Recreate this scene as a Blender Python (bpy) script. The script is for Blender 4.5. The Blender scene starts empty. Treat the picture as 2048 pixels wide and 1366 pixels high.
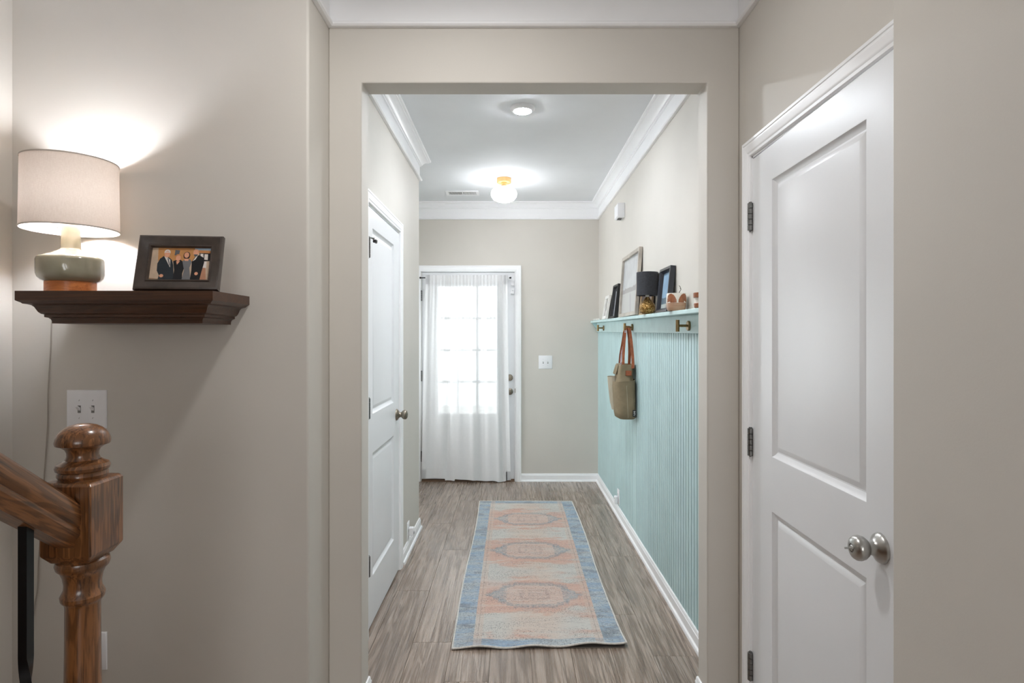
import bpy, bmesh, math, random
from mathutils import Matrix, Vector
C = bpy.context.scene
COL = C.collection
PI = math.pi
random.seed(7)

# ------------------------------------------------------------------ camera, world, lights, exposure
cam_data = bpy.data.cameras.new('camera')
cam_data.sensor_width = 36.0
cam_data.lens = 1200 / 2048 * 36
cam_data.shift_y = -7 / 2048
cam_data.clip_start = 0.02
camera = bpy.data.objects.new('camera', cam_data)
camera.location = (0, 0, 1.415)
camera.rotation_euler = (PI / 2, 0, 0)
COL.objects.link(camera)
C.camera = camera

world = bpy.data.worlds.new('daylight')
C.world = world
world.use_nodes = True
wb = world.node_tree.nodes['Background']
wb.inputs[0].default_value = (0.93, 0.97, 1.0, 1)
wb.inputs[1].default_value = 4.2

C.view_settings.view_transform = 'Standard'
C.view_settings.look = 'None'
C.view_settings.gamma = 1
C.view_settings.use_curve_mapping = False
C.view_settings.exposure = 1.42
C.cycles.diffuse_bounces = 6
C.cycles.sample_clamp_indirect = 6

def lamp(name, kind, loc, energy, size=.1, color=(1, 1, 1), rot=(0, 0, 0), spread=None):
    d = bpy.data.lights.new(name, kind)
    d.energy = energy
    d.color = color
    if kind == 'AREA':
        d.shape = 'DISK'
        d.size = size
        if spread: d.spread = spread
    else:
        d.shadow_soft_size = size
    o = bpy.data.objects.new(name, d)
    o.location = loc
    o.rotation_euler = rot
    COL.objects.link(o)
    return o

L_DISC = 240       # radiance of the disc light in the hall
L_GLOBE = 17       # radiance of the globe light
L_BULB = 135        # radiance of the table lamp bulb
lamp('foyer_ceiling_light', 'AREA', (-0.2, 1.47, 2.735), 4.5, .16, (1, .99, .98))
lamp('hall_fill_light', 'AREA', (.08, 2.72, 2.735), 2.2, .16, (.96, .98, 1), (0, 0, 0), 2.2)  # added fill hidden above the header, no fixture; brightens the near hall
def portal(loc, rot, sx, sy):
    o = lamp('window_portal', 'AREA', loc, 1, sx, rot=rot)
    o.data.shape = 'RECTANGLE'; o.data.size = sx; o.data.size_y = sy
    o.data.cycles.is_portal = True
portal((-.44, 5.99, 1.295), (-PI / 2, 0, 0), .58, 1.26)       # front door glass
portal((-1.25, 6.03, 1.295), (-PI / 2, 0, 0), .38, 1.27)      # sidelight
portal((-1.70, 5.2, 1.325), (0, -PI / 2, 0), 1.25, .9)        # recess window
lamp('rear_fill_light', 'AREA', (.05, -2.9, 1.6), 12, 1.5, (.97, .985, 1), (PI / 2, 0, 0))  # added soft fill behind the camera; the rear wall has no window

# ------------------------------------------------------------------ helpers
def lin(r, g, b):
    f = lambda v: (v / 255 / 12.92) if v / 255 <= .04045 else ((v / 255 + .055) / 1.055) ** 2.4
    return (f(r), f(g), f(b), 1)

class MB:
    def __init__(s):
        s.v, s.f, s.m = [], [], []
    def add(s, vs, fs, mi=0, M=None):
        n = len(s.v)
        for p in vs:
            p = Vector(p)
            s.v.append(M @ p if M else p)
        for f in fs:
            s.f.append([n + i for i in f]); s.m.append(mi)
        return s
    def box(s, x0, x1, y0, y1, z0, z1, mi=0, M=None):
        vs = [(x, y, z) for x in (x0, x1) for y in (y0, y1) for z in (z0, z1)]
        fs = [(0, 1, 3, 2), (4, 6, 7, 5), (0, 4, 5, 1), (2, 3, 7, 6), (0, 2, 6, 4), (1, 5, 7, 3)]
        return s.add(vs, fs, mi, M)
    def loft(s, rings, mi=0, cap0=True, cap1=True, closed=True, M=None):
        n = len(rings[0]); vs = [p for r in rings for p in r]; fs = []
        for i in range(len(rings) - 1):
            for j in range(n if closed else n - 1):
                k = (j + 1) % n
                fs.append((i * n + j, i * n + k, (i + 1) * n + k, (i + 1) * n + j))
        if cap0: fs.append(tuple(range(n)))
        if cap1: fs.append(tuple((len(rings) - 1) * n + j for j in range(n)))
        return s.add(vs, fs, mi, M)
    def prism(s, poly, axis, a0, a1, mi=0, M=None):
        def P(p, a):
            return {'x': (a, p[0], p[1]), 'y': (p[0], a, p[1]), 'z': (p[0], p[1], a)}[axis]
        return s.loft([[P(p, a0) for p in poly], [P(p, a1) for p in poly]], mi, M=M)
    def lathe(s, prof, n=32, c=(0, 0, 0), mi=0, M=None, cap0=True, cap1=True):
        rings = [[(c[0] + max(r, 1e-5) * math.cos(2 * PI * j / n), c[1] + max(r, 1e-5) * math.sin(2 * PI * j / n), c[2] + z) for j in range(n)] for r, z in prof]
        return s.loft(rings, mi, cap0, cap1, M=M)
    def tube(s, pts, r, n=8, mi=0, M=None, caps=True):
        pts = [Vector(p) for p in pts]
        rs = r if isinstance(r, (list, tuple)) else [r] * len(pts)
        rings = []; up = None
        for i, p in enumerate(pts):
            d = (pts[min(i + 1, len(pts) - 1)] - pts[max(i - 1, 0)]).normalized()
            if up is None:
                up = Vector((0, 0, 1)) if abs(d.z) < .9 else Vector((1, 0, 0))
            a = d.cross(up).normalized(); b = a.cross(d).normalized(); up = b
            rings.append([p + (a * math.cos(2 * PI * j / n) + b * math.sin(2 * PI * j / n)) * rs[i] for j in range(n)])
        return s.loft(rings, mi, caps, caps, M=M)
    def sphere(s, c, r, n=20, m=12, sc=(1, 1, 1), mi=0, M=None):
        prof = [(r * math.sin(PI * i / m), -r * math.cos(PI * i / m)) for i in range(m + 1)]
        rings = [[(c[0] + sc[0] * max(q, 1e-5) * math.cos(2 * PI * j / n), c[1] + sc[1] * max(q, 1e-5) * math.sin(2 * PI * j / n), c[2] + sc[2] * z) for j in range(n)] for q, z in prof]
        return s.loft(rings, mi, M=M)

def obj(name, mb, mats, parent=None, loc=None, rot=None, bevel=0, seg=2, sharp=38, flip=False):
    me = bpy.data.meshes.new(name)
    bm = bmesh.new()
    vs = [bm.verts.new(p) for p in mb.v]
    for f, m in zip(mb.f, mb.m):
        try:
            fc = bm.faces.new([vs[i] for i in f]); fc.material_index = m
        except ValueError:
            pass
    bmesh.ops.remove_doubles(bm, verts=bm.verts, dist=2e-5)
    bmesh.ops.recalc_face_normals(bm, faces=bm.faces)
    if flip: bmesh.ops.reverse_faces(bm, faces=bm.faces)
    bm.to_mesh(me); bm.free()
    for p in me.polygons: p.use_smooth = True
    me.set_sharp_from_angle(angle=math.radians(sharp))
    for m in (mats if isinstance(mats, (list, tuple)) else [mats]): me.materials.append(m)
    o = bpy.data.objects.new(name, me)
    COL.objects.link(o)
    if parent: o.parent = parent
    if loc: o.location = loc
    if rot: o.rotation_euler = rot
    if bevel:
        b = o.modifiers.new('bevel', 'BEVEL'); b.width = bevel; b.segments = seg; b.limit_method = 'ANGLE'; b.angle_limit = math.radians(40)
        b.harden_normals = False
    return o

def empty(name, loc=(0, 0, 0), rot=(0, 0, 0)):
    o = bpy.data.objects.new(name, None)
    o.empty_display_size = .05
    o.location = loc; o.rotation_euler = rot
    COL.objects.link(o)
    return o

def tag(o, label=None, cat=None, group=None, kind=None):
    if label: o['label'] = label
    if cat: o['category'] = cat
    if group: o['group'] = group
    if kind: o['kind'] = kind
    return o

def struct(o):
    o['kind'] = 'structure'
    return o

# ------------------------------------------------------------------ materials
class NB:
    """small node builder"""
    def __init__(s, name):
        s.mat = bpy.data.materials.new(name); s.mat.use_nodes = True
        s.t = s.mat.node_tree; s.n = s.t.nodes; s.l = s.t.links
        s.bsdf = s.n['Principled BSDF']; s.out = s.n['Material Output']
    def put(s, sock, v):
        if hasattr(v, 'is_output'): s.l.new(v, sock)
        elif isinstance(v, (int, float)):
            try: sock.default_value = v
            except TypeError: sock.default_value = (v, v, v)
        else: sock.default_value = v
    def node(s, t, ins=None, **props):
        n = s.n.new(t)
        for k, v in props.items(): setattr(n, k, v)
        for k, v in (ins or {}).items(): s.put(n.inputs[k], v)
        return n
    def m(s, op, a, b=0.0, c=0.0):
        n = s.node('ShaderNodeMath', {0: a, 1: b, 2: c}, operation=op); return n.outputs[0]
    def mix(s, f, a, b, mode='MIX'):
        n = s.n.new('ShaderNodeMix'); n.data_type = 'RGBA'; n.blend_type = mode
        s.put(n.inputs[0], f); s.put(n.inputs[6], a); s.put(n.inputs[7], b)
        return n.outputs[2]
    def coord(s, kind='Object'):
        return s.node('ShaderNodeTexCoord').outputs[kind]
    def mapping(s, v, scale=(1, 1, 1), loc=(0, 0, 0), rot=(0, 0, 0)):
        return s.node('ShaderNodeMapping', {0: v, 1: loc, 2: rot, 3: scale}).outputs[0]
    def noise(s, v, scale=5, detail=4, rough=.55, dist=0.0):
        return s.node('ShaderNodeTexNoise', {'Vector': v, 'Scale': scale, 'Detail': detail, 'Roughness': rough, 'Distortion': dist}).outputs[0]
    def ramp(s, f, a, b):                        # smoothstep a..b
        n = s.node('ShaderNodeMapRange', {0: f, 1: a, 2: b, 3: 0.0, 4: 1.0}, interpolation_type='SMOOTHSTEP'); return n.outputs[0]
    def bump(s, h, strength=.2, dist=.01):
        n = s.node('ShaderNodeBump', {'Height': h, 'Strength': strength, 'Distance': dist})
        s.l.new(n.outputs[0], s.bsdf.inputs['Normal'])
    def set(s, **kw):
        names = {'col': 'Base Color', 'rough': 'Roughness', 'metal': 'Metallic', 'spec': 'Specular IOR Level', 'coat': 'Coat Weight', 'emit': 'Emission Color', 'emits': 'Emission Strength', 'trans': 'Transmission Weight', 'sheen': 'Sheen Weight'}
        for k, v in kw.items(): s.put(s.bsdf.inputs[names[k]], v)
        return s

def plain(name, rgb, rough=.5, metal=0.0, var=.04, vscale=8, bump=0.0, bscale=200, coat=0.0, spec=.5):
    b = NB(name)
    co = b.coord('Object')
    base = lin(*rgb)
    dark = tuple(x * (1 - 2 * var) for x in base[:3]) + (1,)
    lite = tuple(min(1, x * (1 + 2 * var)) for x in base[:3]) + (1,)
    f = b.ramp(b.noise(co, vscale, 3), .3, .7)
    b.set(col=b.mix(f, dark, lite), rough=rough, metal=metal, coat=coat, spec=spec)
    if bump: b.bump(b.noise(co, bscale, 2), bump, .002)
    return b.mat

def emitter(name, rgb, strength):
    b = NB(name)
    e = b.node('ShaderNodeEmission', {0: lin(*rgb), 1: strength})
    b.l.new(e.outputs[0], b.out.inputs[0])
    return b.mat

M_wall = plain('beige wall paint', (206, 201, 193), .6, var=.012, vscale=1.5, bump=.06, bscale=260, spec=.4)
M_trim = plain('white semi gloss trim paint', (244, 244, 245), .38, var=.006, vscale=3)
M_door = plain('white door paint', (230, 231, 233), .33, var=.006, vscale=3, bump=.05, bscale=90)
M_ceil = plain('ceiling paint', (226, 228, 230), .8, var=.01, vscale=2, bump=.05, bscale=200)
M_mint = plain('mint green paint', (189, 215, 216), .5, var=.02, vscale=5, bump=.1, bscale=60)
M_plastic = plain('white plastic', (236, 236, 238), .35, var=.01)
M_slot = plain('dark slot', (60, 58, 55), .6)
M_nickel = plain('satin nickel', (178, 176, 172), .3, 1.0, var=.05, vscale=30)
M_nickel_dark = plain('aged nickel', (140, 132, 120), .32, 1.0, var=.08, vscale=40)
M_bronze = plain('antique brass', (140, 118, 82), .36, 1.0, var=.08, vscale=40)
M_steel = plain('grey steel hinge', (128, 128, 126), .38, 1.0, var=.06, vscale=40)
M_brass = plain('brushed light brass', (232, 190, 130), .35, .8, var=.04)
M_iron = plain('black wrought iron', (14, 14, 16), .38, .3, var=.1, vscale=20)
M_black = plain('black paint', (28, 28, 30), .4, var=.1)
M_dark = plain('dark gap', (20, 18, 16), .9)

def wood(name, light, mid, dark, rough=.3, axis='z', scale=1.0, coat=.3, contrast=1.0, tilt=0.0):
    b = NB(name); co = b.coord('Object')
    if tilt: co = b.mapping(co, rot=(tilt, 0, 0))
    st = {'x': (2, 30, 30), 'y': (30, 2, 30), 'z': (30, 30, 2)}[axis]
    st = tuple(v * scale for v in st)
    st2 = {'x': (1.5, 14, 14), 'y': (14, 1.5, 14), 'z': (14, 14, 1.5)}[axis]
    st2 = tuple(v * scale for v in st2)
    st3 = {'x': (6, 260, 260), 'y': (260, 6, 260), 'z': (260, 260, 6)}[axis]
    n2 = b.noise(b.mapping(co, st2), 1.0, 3, .5, .8)
    bands = b.m('FRACT', b.m('MULTIPLY', n2, 9.0))
    bands = b.m('ABSOLUTE', b.m('SUBTRACT', bands, .5))
    vein = b.ramp(bands, .10, .32)
    n1 = b.noise(b.mapping(co, st), 3.0, 5, .6, .3)
    pores = b.ramp(b.noise(b.mapping(co, st3), 1.0, 2, .6), .52, .70)
    f = b.m('MULTIPLY', vein, contrast)
    col = b.mix(f, lin(*light), lin(*mid))
    col = b.mix(b.m('MULTIPLY', b.ramp(n1, .5, .72), .55 * contrast), col, lin(*dark))
    col = b.mix(b.m('MULTIPLY', pores, .55 * contrast), col, lin(*dark))
    b.set(col=col, rough=rough, coat=coat)
    b.put(b.bsdf.inputs['Coat Roughness'], .15)
    b.bump(b.m('ADD', pores, n1), .08, .001)
    return b.mat

M_oak = wood('oak stain', (140, 92, 54), (110, 71, 40), (36, 21, 11), .28, 'z', 1.5, .35, 1.15)
M_oak_rail = wood('oak stain rail', (140, 92, 54), (110, 71, 40), (36, 21, 11), .28, 'y', 1.5, .35, 1.15, math.atan(.73))
M_walnut = wood('dark walnut stain', (78, 46, 24), (64, 36, 18), (36, 20, 10), .34, 'x', .8, .2, .7)
M_orange_wood = wood('honey wood', (214, 130, 66), (196, 110, 50), (150, 76, 30), .4, 'x', .8, .1, .7)

# floor planks
def floor_mat():
    b = NB('grey brown vinyl plank')
    geo = b.node('ShaderNodeNewGeometry').outputs['Position']
    rnd = b.node('ShaderNodeObjectInfo').outputs['Random']
    off = b.node('ShaderNodeCombineXYZ', {0: b.m('MULTIPLY', rnd, 37.0), 1: b.m('MULTIPLY', rnd, 91.0), 2: 0.0}).outputs[0]
    v = b.node('ShaderNodeVectorMath', {0: geo, 1: off}, operation='ADD').outputs[0]
    n2 = b.noise(b.mapping(v, (10, .7, 1)), 1.0, 3, .5, .9)
    bands = b.m('ABSOLUTE', b.m('SUBTRACT', b.m('FRACT', b.m('MULTIPLY', n2, 8.0)), .5))
    vein = b.ramp(bands, .08, .40)
    fine = b.noise(b.mapping(v, (110, 1.6, 1)), 1.0, 4, .65, .2)
    pores = b.ramp(b.noise(b.mapping(v, (300, 3.0, 1)), 1.0, 3, .6), .45, .68)
    blot = b.noise(b.mapping(v, (4, 1.2, 1)), 1.0, 4, .6, .5)
    col = b.mix(vein, lin(180, 161, 146), lin(140, 121, 106))
    col = b.mix(b.m('MULTIPLY', b.ramp(fine, .48, .68), .75), col, lin(104, 88, 76))
    col = b.mix(b.m('MULTIPLY', b.ramp(fine, .50, .30), .45), col, lin(200, 187, 175))
    col = b.mix(b.m('MULTIPLY', b.ramp(blot, .48, .72), .45), col, lin(118, 104, 93))
    col = b.mix(b.m('MULTIPLY', pores, .35), col, lin(98, 85, 75))
    hsv = b.node('ShaderNodeHueSaturation', {'Color': col, 'Value': b.m('ADD', .76, b.m('MULTIPLY', rnd, .2))}).outputs[0]
    b.set(col=hsv, rough=b.m('ADD', .20, b.m('MULTIPLY', pores, .2)), spec=.9)
    b.bump(b.m('ADD', fine, b.m('MULTIPLY', pores, -1.0)), .25, .0012)
    return b.mat
M_floor = floor_mat()

# ------------------------------------------------------------------ setting
XL, XR = -.692, .858            # hall side walls
YB = 5.926                      # far wall
YO0, YO1 = 2.264, 2.376         # wall with the cased opening
YA = 2.041                      # wall with the walnut shelf
XS = -1.70                      # stair side wall
XN, YN = .774, 1.22             # near right wall and its corner
YR = -3.0
ZC = 2.75
HZ = 2.378                      # header height
XO0, XO1 = -.568, .737          # opening

def poly_wall(name, polys, z0=0.0, z1=ZC + .02, bevel=.006):
    mb = MB()
    for p in polys: mb.prism(p, 'z', z0, z1)
    return mb

# far wall with the door opening
mb = MB()
DX0, DX1, DZ = -.898, .031, 2.072
WX0, WX1, WZ0, WZ1 = -1.44, -1.06, .66, 1.93
mb.prism([(WX1, 0), (DX0, 0), (DX0, DZ), (DX1, DZ), (DX1, 0), (1.0, 0), (1.0, ZC + .02), (WX1, ZC + .02)], 'y', YB, YB + .14)
mb.box(-1.75, WX0, YB, YB + .14, 0, ZC + .02); mb.box(WX0, WX1, YB, YB + .14, 0, WZ0); mb.box(WX0, WX1, YB, YB + .14, WZ1, ZC + .02)
struct(obj('wall_back', mb, M_wall))

def wall_with_recess(mb, x_in, x_mid, x_out, y0, y1, d0, d1, dz):
    a, b = sorted((x_in, x_mid))
    mb.prism([(y0, 0), (d0, 0), (d0, dz), (d1, dz), (d1, 0), (y1, 0), (y1, ZC + .02), (y0, ZC + .02)], 'x', a, b)
    a, b = sorted((x_mid, x_out))
    mb.box(a, b, y0, y1, 0, ZC + .02)

RD0, RD1 = 1.268, 2.140         # right door opening along y
LD0, LD1 = 2.838, 3.668         # left door opening along y
DTOP = 2.066
mb = MB(); wall_with_recess(mb, XR, XR + .07, XR + .16, YN - .02, YB, RD0, RD1, DTOP)
struct(obj('wall_right', mb, M_wall))
mb = MB(); wall_with_recess(mb, XL, XL - .07, XL - .13, YO1 - .05, 4.464, LD0, LD1, DTOP)
struct(obj('wall_left', mb, M_wall))
mb = MB(); mb.box(-1.75, XL - .13, 4.33, 4.464, 0, ZC + .02)
struct(obj('wall_recess_front', mb, M_wall))
mb = MB()
VY0, VY1, VZ0, VZ1 = 4.75, 5.65, .70, 1.95
mb.box(-1.75, -1.6, 4.464, VY0, 0, ZC + .02); mb.box(-1.75, -1.6, VY1, YB, 0, ZC + .02)
mb.box(-1.75, -1.6, VY0, VY1, 0, VZ0); mb.box(-1.75, -1.6, VY0, VY1, VZ1, ZC + .02)
struct(obj('wall_recess_left', mb, M_wall))
mb = MB()
mb.prism([(XL, 0), (XO0, 0), (XO0, HZ), (XO1, HZ), (XO1, 0), (XR, 0), (XR, ZC + .02), (XL, ZC + .02)], 'y', YO0, YO1)
struct(obj('wall_middle', mb, M_wall, bevel=.005, seg=3))
mb = MB()
mb.prism([(XS - .1, YA), (XL, YA), (XL, YO1 - .05), (XL - .13, YO1 - .05), (XL - .13, YA + .12), (XS - .1, YA + .12)], 'z', 0, ZC + .02)
struct(obj('wall_front', mb, M_wall, bevel=.008, seg=3))
mb = MB(); mb.box(XS - .14, XS, YR, YA + .12, 0, ZC + .02)
struct(obj('wall_stair', mb, M_wall))
mb = MB(); mb.box(XN, XR + .16, YR, YN, 0, ZC + .02)
struct(obj('wall_near', mb, M_wall, bevel=.004, seg=3))
mb = MB(); mb.box(XS - .14, XR + .16, YR - .12, YR, 0, ZC + .02)
struct(obj('wall_rear', mb, M_wall))
mb = MB(); mb.box(-1.95, 1.15, YR - .15, YB + .2, ZC, ZC + .1)
struct(obj('ceiling', mb, M_ceil))

# floor: slab and planks
mb = MB(); mb.box(-1.95, 1.15, YR - .15, YB + .2, -.12, -.006)
floor = struct(obj('floor', mb, M_floor))
PW, PL = .182, 1.22
def plank_mesh(w, l):
    g = .0005; e = .0008; t = .008
    x0, x1, y0, y1 = g, w - g, g, l - g
    r = [[(x0, y0, -t), (x1, y0, -t), (x1, y1, -t), (x0, y1, -t)],
         [(x0, y0, -e), (x1, y0, -e), (x1, y1, -e), (x0, y1, -e)],
         [(x0 + e, y0 + e, 0), (x1 - e, y0 + e, 0), (x1 - e, y1 - e, 0), (x0 + e, y1 - e, 0)]]
    return MB().loft(r, 0, False, True)
plank_cache = {}
def plank(x, y, w, l):
    k = (round(w, 3), round(l, 3))
    if k not in plank_cache:
        o = obj('plank', plank_mesh(w, l), M_floor, floor); plank_cache[k] = o
    else:
        o = plank_cache[k].copy(); COL.objects.link(o)
    o.location = (x, y, 0)
offs = [.0, .45, .83, .2, .62, 1.02, .33, .9]
for i in range(18):
    x0 = -1.70 + i * PW - .036
    w = PW
    ya = 1.2 if x0 + w > XL - .1 and x0 < XR else 9
    ya, yb = (1.25, YB + .1) if x0 + w > XL - .02 and x0 < XR else (4.4, YB + .1)
    if x0 > XR: continue
    y = ya - offs[i % 8]
    while y < yb:
        a, b_ = max(y, ya), min(y + PL, yb)
        if b_ - a > .05: plank(x0, a, w, b_ - a)
        y += PL

# trim sweeps along walls -------------------------------------------------
def sweep_segments(path, prof, closed=False):
    """path of XY points with the room on the left-hand side; prof = (distance from wall, z)"""
    n = len(path); P = [Vector(p) for p in path]
    dirs = [(P[(i + 1) % n] - P[i]).normalized() for i in range(n if closed else n - 1)]
    nor = [Vector((-d.y, d.x)) for d in dirs]
    def off(i, d):
        a = nor[i - 1] if (i > 0 or closed) else nor[0]
        b = nor[i % len(nor)] if (i < len(nor) or closed) else nor[-1]
        m = a + b
        m = m / m.dot(a) if m.length > 1e-6 else a
        return P[i % n] + m * d
    segs = []
    for i in range(len(dirs)):
        j = i + 1
        r0 = [(off(i, d).x, off(i, d).y, z) for d, z in prof]
        r1 = [(off(j, d).x, off(j, d).y, z) for d, z in prof]
        segs.append(MB().loft([r0, r1]))
    return segs

crown_prof = [(0, 2.585), (.016, 2.585), (.022, 2.591), (.022, 2.598), (.019, 2.602), (.012, 2.605), (.010, 2.614), (.0055, 2.626), (.005, 2.690),
              (.014, 2.692), (.014, 2.700), (.021, 2.702), (.027, 2.712), (.040, 2.724), (.058, 2.731), (.066, 2.732), (.066, 2.738), (.078, 2.740), (.080, ZC), (0, ZC)]
tn = [0]
def trim_name():
    tn[0] += 1
    return 'trim_%d' % tn[0]
hall_path = [(XR, YO1), (XR, YB), (-1.6, YB), (-1.6, 4.464), (XL, 4.464), (XL, YO1)]
for s in sweep_segments(hall_path, crown_prof, True): struct(obj(trim_name(), s, M_trim, sharp=30))
foyer_path = [(XN, YR), (XN, YN), (XR, YN), (XR, YO0), (XL, YO0), (XL, YA), (XS, YA), (XS, YR)]
for s in sweep_segments(foyer_path, crown_prof): struct(obj(trim_name(), s, M_trim, sharp=30))

XBB = .850                      # face of the beadboard
base_prof = [(0, 0), (.024, 0), (.0235, .008), (.020, .014), (.014, .017), (.0125, .018), (.0125, .060), (.010, .063), (.009, .070), (.006, .076), (0, .077)]
def base(name, path):
    for s in sweep_segments(path, base_prof): struct(obj(name, s, M_trim, sharp=30))
base('baseboard_right', [(XBB, YO1 + .001), (XBB, YB)])
base('baseboard_back', [(XBB, YB), (.088, YB)])
base('baseboard_left', [(-1.6, 4.464), (XL, 4.464), (XL, 3.738)])
base('baseboard_opening_left', [(XO0, YO1), (XO0, YO0), (XL, YO0), (XL, YA), (XS, YA)])
base('baseboard_opening_right', [(XR, YO0), (XO1, YO0), (XO1, YO1)])
base('baseboard_near', [(XN, YR), (XN, YN)])

# beadboard panelling
def zl(y): return 1.541 + .0125 * (y - 2.526)     # top of the ledge (it runs slightly out of level)
pts = []
y = YO1; pitch = .0445
pts.append((XBB, y))
k = 0
while y + pitch < YB:
    yc = y + pitch * .5
    wid = .0048 if not (4.12 < yc < 4.19) else 0
    if wid:
        pts += [(XBB, yc - wid), (XBB + .0068, yc - wid * .75), (XBB + .0068, yc + wid * .75), (XBB, yc + wid)]
    y += pitch
pts.append((XBB, YB)); 
mb = MB()
front0 = [(x, yy, .03) for x, yy in pts]; front1 = [(x, yy, zl(yy) - .03) for x, yy in pts]
mb.loft([front0, front1], closed=False, cap0=False, cap1=False)
mb.box(XBB + .0068, XR - .0005, YO1, YB, .03, 1.5)
struct(obj('trim_panelling', mb, M_mint, sharp=20))

# ------------------------------------------------------------------ casings
cas_prof = [(0, -.004), (0, .010), (.003, .0135), (.012, .014), (.015, .0165), (.018, .0175), (.038, .0190), (.041, .0165), (.046, .0165), (.048, .019), (.057, .0185), (.060, .015), (.060, -.004)]
def casing(name, P, u0, u1, h, mat=M_trim, width=1.0):
    mb = MB()
    corners = [(u0, 0.0, (-1, 0)), (u0, h, (-1, 1)), (u1, h, (1, 1)), (u1, 0.0, (1, 0))]
    rings = [[P(u + du * w * width, v + dv * w * width, d) for w, d in cas_prof] for u, v, (du, dv) in corners]
    for i in range(3): mb.loft([rings[i], rings[i + 1]])
    return mb
mb = casing('c', lambda u, v, d: (u, YB - d, v), DX0 - .002, DX1 - .0, DZ - .002)
mb.box(DX0 - .0005, DX0 + .006, YB + .001, YB + .13, 0, DZ); mb.box(DX1 - .006, DX1 + .0005, YB + .001, YB + .13, 0, DZ); mb.box(DX0, DX1, YB + .001, YB + .13, DZ - .006, DZ + .0005)
front_casing = struct(obj(trim_name(), mb, M_trim, sharp=30))
mb = MB(); mb.box(.0275, .0335, YB - .0125, YB + .02, .875, .917)
obj('strike_plate', mb, M_nickel_dark, front_casing)
mb = casing('c', lambda u, v, d: (XR - d, u, v), RD0 + .02, RD1 - .006, DTOP - .006)
mb.box(XR - .004, XR + .069, RD1 - .012, RD1 + .0, 0, DTOP); mb.box(XR - .004, XR + .069, RD0, RD0 + .014, 0, DTOP); mb.box(XR - .004, XR + .069, RD0, RD1, DTOP - .012, DTOP)
struct(obj(trim_name(), mb, M_trim, sharp=30))
mb = casing('c', lambda u, v, d: (XL + d, u, v), LD0 + .006, LD1 - .006, DTOP - .006)
mb.box(XL - .069, XL + .004, LD1 - .012, LD1, 0, DTOP); mb.box(XL - .069, XL + .004, LD0, LD0 + .012, 0, DTOP); mb.box(XL - .069, XL + .004, LD0, LD1, DTOP - .012, DTOP)
struct(obj(trim_name(), mb, M_trim, sharp=30))

# ------------------------------------------------------------------ doors
PR = [(0, 0), (.004, .0008), (.007, .005), (.012, .009), (.021, .0125), (.025, .0125), (.041, .0060), (.043, .0058)]
def panel_leaf(w, h, t, panels, z0=.012):
    """leaf with its face at local y = 0 looking along -y"""
    mb = MB()
    us = sorted({0, w} | {p[0] for p in panels} | {p[1] for p in panels})
    vs = sorted({z0, h} | {p[2] for p in panels} | {p[3] for p in panels})
    for i in range(len(us) - 1):
        for j in range(len(vs) - 1):
            a, b_, c, d = us[i], us[i + 1], vs[j], vs[j + 1]
            if any(abs(p[0] - a) < 1e-6 and abs(p[2] - c) < 1e-6 for p in panels):
                rings = [[(a + o, q, c + o), (b_ - o, q, c + o), (b_ - o, q, d - o), (a + o, q, d - o)] for o, q in PR]
                mb.loft(rings, cap0=False, cap1=True)
            else:
                mb.add([(a, 0, c), (b_, 0, c), (b_, 0, d), (a, 0, d)], [(0, 1, 2, 3)])
    mb.add([(0, 0, z0), (w, 0, z0), (w, 0, h), (0, 0, h), (0, t, z0), (w, t, z0), (w, t, h), (0, t, h)], [(0, 1, 5, 4), (1, 2, 6, 5), (2, 3, 7, 6), (3, 0, 4, 7), (4, 5, 6, 7)])
    return mb

RX = Matrix.Rotation(PI / 2, 4, 'X')      # lathe axis +z -> -y
def hinge(parent, u, z, side=1, mat=M_steel, r=.0095, h=.098):
    mb = MB()
    c = (u, -.0075, 0)
    hh = h / 5
    for k in range(5):
        a = z - h / 2 + k * hh
        g = .0006
        mb.lathe([(r - .0008, a + g), (r, a + g + .0006), (r, a + hh - g - .0006), (r - .0008, a + hh - g)], 14, c)
    mb.lathe([(.0035, z - h / 2 - .004), (.0035, z - h / 2 + .001)], 10, c)
    mb.lathe([(.003, z + h / 2 - .001), (.0055, z + h / 2 + .001), (.005, z + h / 2 + .004)], 10, c)
    mb.box(u - .012 * side, u, -.004, -.0005, z - h / 2, z + h / 2)
    return obj('hinge', mb, mat, parent)

def knob(parent, u, z, mat, turn=False, sc=1.0):
    T = Matrix.Translation((u, 0, z)) @ RX @ Matrix.Scale(sc, 4)
    r = obj('rosette', MB().lathe([(.0345, 0), (.0345, .003), (.032, .0075), (.024, .013), (.0175, .018), (.0155, .024), (.0148, .031)], 36, M=T), mat, parent)
    mb = MB().lathe([(.0145, .030), (.0165, .0305), (.021, .034), (.0262, .041), (.0285, .049), (.0278, .056), (.0235, .0625), (.016, .066), (.0095, .067), (.0085, .063)], 36, M=T)
    k = obj('knob', mb, mat, parent)
    if turn:
        mb = MB().lathe([(.0072, .06), (.0072, .0665), (.006, .068)], 20, M=T)
        mb.box(-.0105, .0105, -.0022, .0022, .067, .0775, M=T @ Matrix.Rotation(.35, 4, 'Z'))
        obj('thumb_turn', mb, M_nickel, k, bevel=.0006)
    return k

# door_1: right, two panels, slightly ajar
d1 = struct(empty('door_1', (.8535, RD1 - .014, 0), (0, 0, -PI / 2 - .0205)))
w1 = .832
p1 = [(.158, .708, .235, .850), (.158, .708, 1.022, 1.938)]
obj('door_leaf', panel_leaf(w1, 2.048, .035, p1), M_door, d1, sharp=20)
for z in (1.845, 1.046, .250): hinge(d1, -.004, z)
knob(d1, .764, .938, M_nickel, True)
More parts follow.
